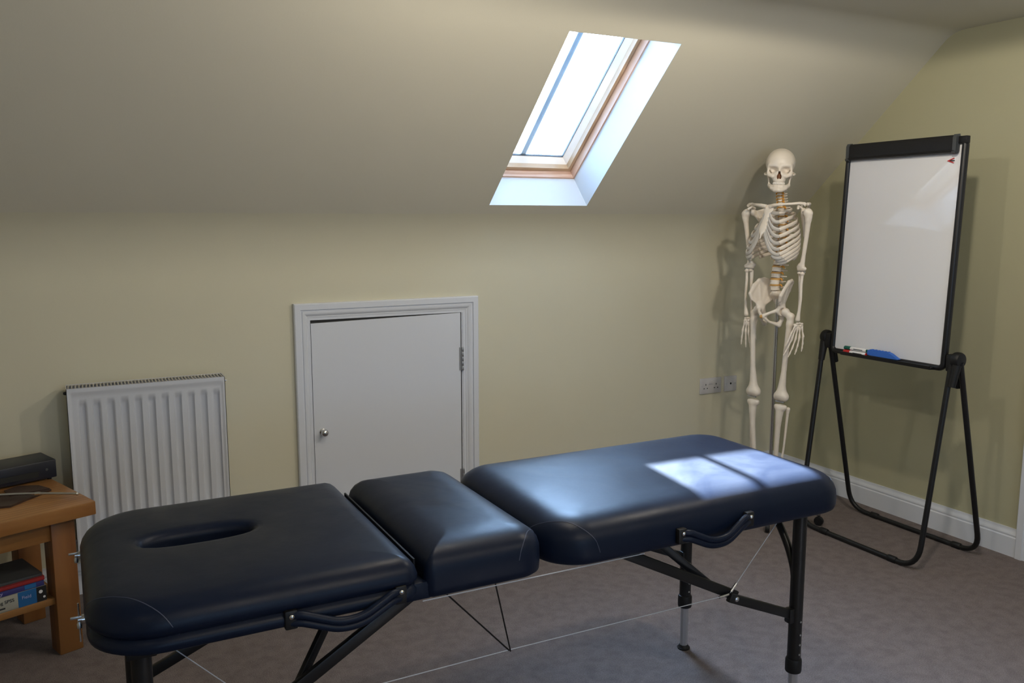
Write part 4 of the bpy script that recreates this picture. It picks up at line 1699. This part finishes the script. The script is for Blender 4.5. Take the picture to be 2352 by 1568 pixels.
specs = [(zc_list, proto_vert(0.0095, 0.0050, 0.024, 0.030, 0.008), 0.0095, 0.0050),
         (zt_list, proto_vert(0.0135, 0.0078, 0.030, 0.042, 0.022), 0.0135, 0.0078),
         (zl_list, proto_vert(0.0190, 0.0105, 0.036, 0.045, 0.008), 0.0190, 0.0105)]
allv = []
for zs, (vv, ff), rb_, hb_ in specs:
    first = None
    for z in zs:
        if first is None:
            first = obj('vertebra', (vv.tolist(), ff), M['bone'], SK_, world=False, smooth=True, angle=180)
            o = first
        else:
            o = copy_part(first, SK_)
        y = spine_y(z)
        sl = (spine_y(z + 0.01) - spine_y(z - 0.01)) / 0.02
        o.location = (0, y, z)
        o.rotation_euler = (-math.atan(sl), 0, 0)
        allv.append((z, y, rb_, hb_))
dsk = {}
for (z1, y1, r1, h1), (z2, y2, r2, h2) in zip(allv, allv[1:]):
    r = (r1 + r2) / 2
    zt, zb = z1 - h1, z2 + h2
    th = max(0.0035, zt - zb + 0.001)
    mb = MB()
    mb.lathe([(0.0, -th / 2), (r * 0.95, -th / 2), (r * 1.01, 0), (r * 0.95, th / 2), (0, th / 2)], 18, Matrix.Translation((0, (y1 + y2) / 2, (zt + zb) / 2)) @ Matrix.Diagonal((1.24, 1, 1, 1)))
    obj('intervertebral_disc', mb, M['disc'], SK_, world=False)
    for s in (-1, 1):
        if abs((zt + zb) / 2 - 1.5) < 1:
            mb = MB()
            yy = (y1 + y2) / 2 + r * 0.6
            zz = (zt + zb) / 2
            mb.tube([(s * r * 0.7, yy, zz + 0.002), (s * (r * 1.25 + 0.003), yy, zz), (s * (r * 1.3 + 0.009), yy - 0.003, zz - 0.006)], [0.0034, 0.0046, 0.0034], 8)
            obj('spinal_nerve', mb, M['nerve'], SK_, world=False)

# --- ribs
W_ = [0.046, 0.072, 0.089, 0.099, 0.106, 0.111, 0.114, 0.115, 0.113, 0.107, 0.096, 0.072]
Dd = [0.045, 0.066, 0.082, 0.092, 0.099, 0.104, 0.107, 0.105, 0.100, 0.092, 0.075, 0.055]
DR = [0.022, 0.045, 0.062, 0.075, 0.086, 0.095, 0.100, 0.098, 0.090, 0.082, 0.060, 0.040]
TE = [150, 142, 138, 136, 135, 134, 132, 126, 120, 112, 85, 60]
SZ = [1.498, 1.482, 1.462, 1.443, 1.425, 1.409, 1.396]


def stern_y(z):
    return -0.048 - (1.52 - z) * 0.42


def rib_pt(i, a, s):
    z0 = zt_list[i] + 0.004
    yb = spine_y(z0) + 0.030
    W, D_, dr = W_[i], Dd[i], DR[i]
    x = s * (W * math.sin(a) ** 0.85 if a < math.pi / 2 else W * math.sin(a) ** 0.7)
    x = x if abs(x) > 0.014 else s * 0.014
    bulge = 0.018 * math.sin(min(a * 1.8, math.pi))
    y = yb - D_ * (1 - math.cos(a)) + bulge
    z = z0 - dr * (1 - math.cos(a * 0.95)) / 1.85
    return Vector((x, y, z))


for i in range(12):
    for s in (-1, 1):
        a1 = math.radians(TE[i])
        n = 22
        pts = [rib_pt(i, 0.10 + (a1 - 0.10) * k / n, s) for k in range(n + 1)]
        pts[0] = Vector((s * 0.012, spine_y(zt_list[i]) + 0.012, zt_list[i] + 0.004))
        hgt = 0.0082 if i > 0 else 0.0065
        rad = [hgt * 0.65] * 3 + [hgt] * (n - 3) + [hgt * 0.9]
        mb = MB()
        mb.tube(pts, rad, 10, flat=(1.05, 0.48), up=(0, 0, 1))
        rb = obj('rib', mb, M['bone'], SK_, world=False)
        # costal cartilage
        if i < 10:
            e0 = pts[-1]
            if i < 7:
                zt = SZ[i] - 0.002
                e1 = Vector((s * 0.011, stern_y(zt), zt))
                c_ = Vector((s * abs(e0.x) * 0.55, (e0.y + e1.y) / 2 - 0.018, min(e0.z, e1.z) - (0.004 if i < 4 else 0.014)))
            else:
                j = 6
                q = rib_pt(6, math.radians(TE[6]), s)
                e1 = Vector((s * (0.055 + 0.012 * (i - 7)), q.y - 0.006 + 0.010 * (i - 7), q.z - 0.006 - 0.012 * (i - 7)))
                c_ = (e0 + e1) / 2 + Vector((0, -0.012, -0.014))
            cp = bez(e0, c_, e1, 10)
            mb = MB()
            mb.tube(cp, [0.0080] * 11, 10, flat=(1.05, 0.4), up=(0, 0, 1))
            obj('costal_cartilage', mb, M['cartilage'], SK_, world=False)


def f_stern(P):
    Q = P.copy()
    Q[:, 0] = np.abs(Q[:, 0])
    y = P[:, 1] - (-0.048 - (1.52 - P[:, 2]) * 0.42)
    R = np.stack([P[:, 0], y, P[:, 2]], 1)
    QQ = np.stack([Q[:, 0], y, P[:, 2]], 1)
    d = ell(R, (0, 0, 1.500), (0.027, 0.0065, 0.023))
    d = smin(d, cap(QQ, (0.012, 0, 1.508), (0.020, 0, 1.512), 0.006, 0.006), 0.008)
    d = smin(d, ell(R, (0, 0, 1.440), (0.0165, 0.006, 0.052)), 0.010)
    d = smin(d, ell(R, (0, 0, 1.412), (0.0190, 0.006, 0.028)), 0.010)
    d = smin(d, cap(R, (0, 0, 1.392), (0, 0, 1.366), 0.005, 0.003), 0.005)
    return d


bone('sternum', f_stern, (-0.04, -0.14, 1.345), (0.04, -0.02, 1.535), 0.0022)

# --- shoulder girdle
SHZ = 1.490
for s in (-1, 1):
    mb = MB()
    cpt = [(s * 0.012, -0.060, 1.513), (s * 0.035, -0.066, 1.519), (s * 0.070, -0.058, 1.522), (s * 0.105, -0.030, 1.524), (s * 0.130, -0.008, 1.527), (s * 0.152, -0.002, 1.524), (s * 0.160, 0.0, 1.518)]
    sm_ = []
    for a, b in zip(cpt, cpt[1:]):
        for k in range(3):
            sm_.append(Vector(a).lerp(Vector(b), k / 3))
    sm_.append(Vector(cpt[-1]))
    rr = [0.0085 - 0.0030 * math.sin(math.pi * k / (len(sm_) - 1)) for k in range(len(sm_))]
    mb.tube(sm_, rr, 12, flat=(0.85, 1.1))
    obj('clavicle', mb, M['bone'], SK_, world=False)


def f_scap(P):
    gl = (0.140, 0.014, 1.488)
    sup = (0.078, 0.088, 1.515)
    inf = (0.092, 0.098, 1.375)
    d = tri(P, gl, sup, inf) - 0.0030
    d = smin(d, chain(P, [sup, (0.075, 0.094, 1.47), inf], [0.004, 0.004, 0.005]), 0.004)
    d = smin(d, cap(P, inf, gl, 0.005, 0.008), 0.006)
    d = smin(d, ell(P, gl, (0.012, 0.014, 0.018)), 0.008)
    d = smin(d, chain(P, [(0.082, 0.100, 1.490), (0.120, 0.078, 1.508), (0.148, 0.045, 1.524), (0.160, 0.012, 1.522)], [0.0045, 0.006, 0.007, 0.008]), 0.005)
    d = smin(d, chain(P, [(0.130, 0.012, 1.506), (0.128, -0.012, 1.512), (0.138, -0.028, 1.502)], [0.006, 0.006, 0.006]), 0.005)
    return d


sc1 = bone('scapula', f_scap, (0.06, -0.05, 1.355), (0.195, 0.125, 1.55), 0.0026)
mirror(sc1)


def f_hum(P):
    h = (0.178, 0.004, 1.484)
    e_ = (0.172, 0.010, 1.222)
    d = ell(P, h, (0.0200, 0.0205, 0.0205))
    d = smin(d, cap(P, (0.190, 0.000, 1.478), (0.186, 0.002, 1.452), 0.014, 0.011), 0.010)
    d = smin(d, chain(P, [(0.186, 0.003, 1.460), (0.182, 0.008, 1.38), (0.176, 0.010, 1.29), (0.173, 0.010, 1.245)], [0.0130, 0.0100, 0.0090, 0.0115]), 0.012)
    d = smin(d, cap(P, (0.158, 0.014, 1.226), (0.190, 0.006, 1.228), 0.0105, 0.0095), 0.014)
    d = smin(d, cap(P, (0.148, 0.018, 1.236), (0.160, 0.012, 1.245), 0.007, 0.009), 0.010)
    return d


hm = bone('humerus', f_hum, (0.13, -0.03, 1.20), (0.215, 0.04, 1.515), 0.0026, warp=w_arm)
mirror(hm)
mb = MB()
for s in (-1, 1):
    mb = MB()
    mb.tube([(s * 0.143, 0.004, 1.487), (s * 0.155, 0.004, 1.486)], 0.0055, 12)
    obj('shoulder_screw', mb, M['chrome'], SK_, world=False)
WR = (0.172, -0.004, 0.985)


def f_rad(P):
    d = chain(P, [(0.184, 0.002, 1.205), (0.184, 0.002, 1.196), (0.182, -0.002, 1.160), (0.186, -0.008, 1.09), (0.182, -0.014, 1.03), (0.178, -0.016, 0.995)],
              [0.0100, 0.0062, 0.0068, 0.0062, 0.0070, 0.0110])
    d = smin(d, ell(P, (0.184, 0.002, 1.206), (0.0105, 0.0105, 0.005)), 0.004)
    return d


def f_uln(P):
    d = chain(P, [(0.166, 0.022, 1.228), (0.165, 0.016, 1.200), (0.168, 0.012, 1.12), (0.166, 0.010, 1.04), (0.164, 0.008, 0.998)],
              [0.0095, 0.0095, 0.0066, 0.0054, 0.0075])
    d = smin(d, ell(P, (0.165, 0.005, 1.208), (0.009, 0.008, 0.006)), 0.005)
    return d


ra_ = bone('radius', f_rad, (0.16, -0.04, 0.97), (0.21, 0.03, 1.22), 0.0024, warp=w_arm)
ul_ = bone('ulna', f_uln, (0.145, -0.015, 0.98), (0.19, 0.04, 1.245), 0.0024, warp=w_arm)
mirror(ra_)
mirror(ul_)
for s in (-1, 1):
    mb = MB()
    mb.tube([(s * 0.124, 0.012, 1.214), (s * 0.170, 0.002, 1.214)], 0.003, 8)
    obj('elbow_pin', mb, M['steel'], SK_, world=False)


for o in (ra_, ul_):                                   # this forearm hangs a little away from the hip
    for v in o.data.vertices:
        v.co.x += 0.020 * min(1, max(0, (1.21 - v.co.z) / 0.22))


# --- hands: palm part with carpals and metacarpals, five fingers as sub-parts
def make_hand(s, spread, bend):
    """spread: unit vector across the knuckles toward the thumb; bend: direction fingers drift to"""
    base = Vector((0.153 if s > 0 else -0.134, -0.004, 0.978))
    sp = Vector(spread).normalized()
    bd = Vector(bend)
    nrm = sp.cross(Vector((0, 0, -1))).normalized()

    def pt(u, v, w_=0.0):
        u *= 1.22 if s > 0 else 0.92
        v *= 1.13
        return base + sp * u + Vector((0, 0, -1)) * v + bd * (v * v * (1.0 if s > 0 else 1.5)) + nrm * w_
    car = [(-0.012, 0.004), (-0.003, 0.001), (0.007, 0.002), (-0.015, 0.013), (-0.006, 0.012), (0.004, 0.012), (0.013, 0.012), (0.016, 0.007)]
    mcx = [(-0.015, -0.026), (-0.006, -0.011), (0.003, 0.004), (0.012, 0.019)]
    lens = [(0.036, 0.026, 0.016, 0.012), (0.040, 0.030, 0.019, 0.013), (0.044, 0.033, 0.021, 0.014), (0.043, 0.030, 0.018, 0.013)]

    def f(P):
        d = None
        for k, (u, v) in enumerate(car):
            c = pt(u, v, 0.002 * (-1) ** k)
            e_ = ell(P, tuple(c), (0.0068, 0.0068, 0.0062))
            d = e_ if d is None else np.minimum(d, e_)
        for (u0, u1), L in zip(mcx, lens):
            a, b = pt(u0, 0.020), pt(u1, 0.020 + L[0])
            d = np.minimum(d, chain(P, [tuple(a), tuple(a.lerp(b, 0.5)), tuple(b)], [0.0060, 0.0036, 0.0060]))
        a, b = pt(0.018, 0.014, 0.004), pt(0.032, 0.044, 0.008)
        d = np.minimum(d, chain(P, [tuple(a), tuple(a.lerp(b, 0.5)), tuple(b)], [0.0048, 0.0034, 0.0048]))
        return d
    c = pt(0, 0.03)
    h = bone('hand', f, tuple(c - Vector((0.065, 0.075, 0.06))), tuple(c + Vector((0.065, 0.075, 0.05))), 0.0017)
    fans = [-0.55, -0.2, 0.10, 0.42]
    for k in range(4):
        u = mcx[k][1]
        v = 0.020 + lens[k][0] + 0.004
        segs = []
        for L in lens[k][1:]:
            a = pt(u, v)
            u2 = u + fans[k] * L * 0.45
            b = pt(u2, v + L)
            segs.append((a, b))
            u, v = u2, v + L + 0.0015

        def g(P, segs=segs):
            d = None
            for j, (a, b) in enumerate(segs):
                r0 = [0.0056, 0.0049, 0.0042][j]
                e_ = chain(P, [tuple(a), tuple(a.lerp(b, 0.5)), tuple(b)], [r0, r0 * 0.62, r0 * 0.85 if j < 2 else r0 * 0.6])
                d = e_ if d is None else np.minimum(d, e_)
            return d
        al = [q for sg in segs for q in sg]
        lo = [min(p[i] for p in al) - 0.010 for i in range(3)]
        hi = [max(p[i] for p in al) + 0.010 for i in range(3)]
        bone('finger', g, lo, hi, 0.0016, parent=h)
    a, b, c2 = pt(0.033, 0.049, 0.009), pt(0.038, 0.075, 0.010), pt(0.040, 0.094, 0.006)

    def g2(P):
        d1 = chain(P, [tuple(a), tuple(a.lerp(b, 0.5)), tuple(b)], [0.0048, 0.0034, 0.0042])
        b2 = b + (c2 - b) * 0.1
        return np.minimum(d1, chain(P, [tuple(b2), tuple(c2)], [0.0040, 0.0026]))
    al = [a, b, c2]
    bone('thumb', g2, [min(p[i] for p in al) - 0.01 for i in range(3)], [max(p[i] for p in al) + 0.01 for i in range(3)], 0.0016, parent=h)
    return h


make_hand(1, (-0.45, -1.0, 0), (-0.55, -1.6, 0))
make_hand(-1, (0.80, 0.60, 0), (0.30, 0.20, 0))


# --- pelvis
def f_pelv(P):
    Q = P.copy()
    Q[:, 0] = np.abs(Q[:, 0])
    asis = (0.103, -0.062, 1.102)
    top = (0.101, 0.000, 1.162)
    tp2 = (0.080, 0.050, 1.160)
    psis = (0.042, 0.078, 1.118)
    ac = (0.070, -0.012, 1.035)
    si = (0.040, 0.050, 1.075)
    wob = 0.0048
    d = tri(Q, asis, top, ac) - wob
    d = smin(d, tri(Q, top, tp2, ac) - wob, 0.012)
    d = smin(d, tri(Q, tp2, psis, ac) - wob, 0.012)
    d = smin(d, tri(Q, asis, (0.108, -0.036, 1.142), top) - wob, 0.010)
    d = smin(d, tri(Q, top, (0.094, 0.030, 1.170), tp2) - wob, 0.010)
    d = smin(d, tri(Q, asis, (0.088, -0.055, 1.070), ac) - wob, 0.010)
    d = smin(d, tri(Q, psis, si, ac) - 0.005, 0.006)
    d = smin(d, chain(Q, [(0.096, -0.060, 1.078), asis, (0.107, -0.034, 1.138), top, (0.092, 0.030, 1.168), tp2, psis], [0.006, 0.0080, 0.0075, 0.0078, 0.0078, 0.0078, 0.0075]), 0.008)
    d = smin(d, ell(Q, (0.072, -0.016, 1.028), (0.026, 0.026, 0.027)), 0.016)
    # pubis and ischium
    d = smin(d, chain(Q, [(0.062, -0.030, 1.030), (0.036, -0.062, 1.018), (0.008, -0.078, 1.004)], [0.010, 0.0070, 0.0090]), 0.008)
    d = smin(d, chain(Q, [(0.008, -0.078, 0.998), (0.026, -0.052, 0.974), (0.050, -0.004, 0.958)], [0.0075, 0.0055, 0.0110]), 0.006)
    d = smin(d, chain(Q, [(0.066, 0.000, 1.015), (0.058, 0.010, 0.985), (0.050, -0.002, 0.960)], [0.014, 0.011, 0.011]), 0.010)
    d = smax(d, -ell(Q, (0.096, -0.026, 1.022), (0.024, 0.022, 0.022)), 0.003)
    return d


def f_sac(P):
    Q = P.copy()
    Q[:, 0] = np.abs(Q[:, 0])
    d = cap(Q, (0.0, 0.022, 1.108), (0.030, 0.044, 1.098), 0.015, 0.014)
    d = smin(d, chain(P, [(0, 0.026, 1.105), (0, 0.056, 1.075), (0, 0.078, 1.035), (0, 0.074, 1.002), (0, 0.064, 0.984)], [0.018, 0.016, 0.012, 0.007, 0.004]), 0.010)
    d = smin(d, cap(Q, (0.030, 0.048, 1.092), (0.012, 0.074, 1.030), 0.012, 0.008), 0.008)
    return d


bone('pelvis', f_pelv, (-0.135, -0.10, 0.935), (0.135, 0.10, 1.185), 0.0027, warp=w_pel)
bone('sacrum', f_sac, (-0.06, -0.005, 0.97), (0.06, 0.105, 1.135), 0.0026)
mb = MB()
mb.lathe([(0, -0.006), (0.007, -0.005), (0.009, 0), (0.007, 0.005), (0, 0.006)], 16, Matrix.Translation((0, -0.080, 1.000)) @ Matrix.Rotation(math.pi / 2, 4, 'Y'))
obj('pubic_disc', mb, M['disc'], SK_, world=False)


# --- legs
def f_fem(P):
    d = ell(P, (0.096, -0.028, 1.022), (0.0205, 0.0205, 0.0205))
    d = smin(d, cap(P, (0.096, -0.028, 1.020), (0.118, -0.024, 1.000), 0.012, 0.013), 0.010)
    d = smin(d, cap(P, (0.124, -0.020, 1.004), (0.120, -0.024, 0.968), 0.0165, 0.0135), 0.012)
    d = smin(d, chain(P, [(0.120, -0.024, 0.97), (0.114, -0.032, 0.86), (0.106, -0.034, 0.74), (0.100, -0.034, 0.67), (0.098, -0.034, 0.63)], [0.0150, 0.0125, 0.0125, 0.0180, 0.0260]), 0.014)
    d = smin(d, cap(P, (0.080, -0.034, 0.618), (0.116, -0.034, 0.618), 0.0195, 0.0190), 0.022)
    d = smax(d, -cap(P, (0.098, -0.08, 0.596), (0.098, 0.02, 0.594), 0.0065, 0.0075), 0.006)
    return d


def f_tib(P):
    d = cap(P, (0.078, -0.034, 0.570), (0.114, -0.034, 0.570), 0.0150, 0.0150)
    d = smax(d, P[:, 2] - 0.580, 0.004)
    d = smin(d, chain(P, [(0.096, -0.036, 0.560), (0.094, -0.040, 0.520), (0.091, -0.040, 0.470), (0.085, -0.036, 0.38), (0.078, -0.030, 0.27), (0.075, -0.028, 0.215)], [0.0200, 0.0165, 0.0130, 0.0115, 0.0110, 0.0170]), 0.016)
    d = smin(d, cap(P, (0.062, -0.028, 0.212), (0.060, -0.028, 0.196), 0.009, 0.006), 0.008)
    return d


def f_fib(P):
    return chain(P, [(0.126, -0.016, 0.560), (0.124, -0.016, 0.535), (0.114, -0.018, 0.38), (0.101, -0.022, 0.25), (0.099, -0.022, 0.195)], [0.0110, 0.0070, 0.0052, 0.0058, 0.0095])


def f_pat(P):
    return ell(P, (0.098, -0.064, 0.612), (0.017, 0.0085, 0.019))


def f_foot(P):
    d = ell(P, (0.080, -0.024, 0.178), (0.020, 0.024, 0.016))
    d = smin(d, cap(P, (0.082, -0.010, 0.160), (0.084, 0.030, 0.140), 0.016, 0.018), 0.010)
    d = smin(d, ell(P, (0.080, -0.060, 0.158), (0.026, 0.026, 0.015)), 0.010)
    for k in range(5):
        u = (k - 2) * 0.0125
        L = [0.062, 0.064, 0.060, 0.054, 0.048][k]
        r = [0.0075, 0.0052, 0.005, 0.005, 0.005][k]
        a = (0.068 + 0.008 * k - 0.0, -0.078, 0.152 - 0.003 * k)
        b = (0.060 + 0.014 * k, -0.078 - L, 0.136)
        c = (0.058 + 0.0155 * k, -0.082 - L - 0.028, 0.131)
        e_ = (0.058 + 0.016 * k, -0.086 - L - [0.05, 0.048, 0.044, 0.04, 0.036][k], 0.128)
        d = np.minimum(d, chain(P, [a, tuple(np.array(a) * 0.5 + np.array(b) * 0.5), b], [r, r * 0.7, r]))
        d = np.minimum(d, chain(P, [(b[0], b[1] - 0.004, b[2]), c, e_], [r * 0.9, r * 0.7, r * 0.7]))
    return d


fe = bone('femur', f_fem, (0.05, -0.07, 0.585), (0.15, 0.005, 1.055), 0.0028, warp=w_leg)
ti = bone('tibia', f_tib, (0.045, -0.065, 0.18), (0.14, -0.005, 0.59), 0.0028, warp=w_leg)
fi = bone('fibula', f_fib, (0.085, -0.035, 0.18), (0.145, 0.0, 0.58), 0.0026, warp=w_leg)
ft = bone('foot', f_foot, (0.03, -0.21, 0.115), (0.15, 0.055, 0.205), 0.0026, warp=w_leg)
LS = -0.025                                            # legs hang a little closer than the hip width
for o in (fe, ti, fi, ft):
    mirror(o)
for s in (-1, 1):
    mb = MB()
    mb.tube([(s * 0.056, -0.020, 0.596), (s * 0.104, -0.020, 0.596)], 0.0035, 8)
    obj('knee_pin', mb, M['steel'], SK_, world=False)

# --- pole and wheeled base
mb = MB()
mb.tube([(0, 0.040, 0.075), (0, 0.040, 1.085)], 0.0095, 16)
pole = obj('pole', mb, M['chrome'], SK_, world=False)
mb = MB()
mb.lathe([(0.022, 0.052), (0.026, 0.060), (0.026, 0.085), (0.013, 0.100), (0.0098, 0.102)], 20, Matrix.Translation((0, 0.040, 0)))
hub = obj('base_hub', mb, M['steel'], SK_, world=False)
for k in range(5):
    a = 2 * math.pi * k / 5 + 0.3
    dx, dy = math.cos(a), math.sin(a)
    mb = MB()
    mb.tube([(dx * 0.02, 0.040 + dy * 0.02, 0.070), (dx * 0.14, 0.040 + dy * 0.14, 0.062), (dx * 0.25, 0.040 + dy * 0.25, 0.056)], [0.013, 0.011, 0.010], 10)
    ar = obj('base_arm', mb, M['steel'], SK_, world=False)
    mb = MB()
    mb.lathe([(0.020, -0.010), (0.022, -0.007), (0.022, 0.007), (0.020, 0.010)], 18, Matrix.Translation((dx * 0.245, 0.040 + dy * 0.245, 0.022)) @ Matrix.Rotation(a, 4, 'Z') @ RXm)
    mb.tube([(dx * 0.245, 0.040 + dy * 0.245, 0.035), (dx * 0.245, 0.040 + dy * 0.245, 0.056)], 0.006, 8)
    obj('castor', mb, M['blackp'], ar, world=False)
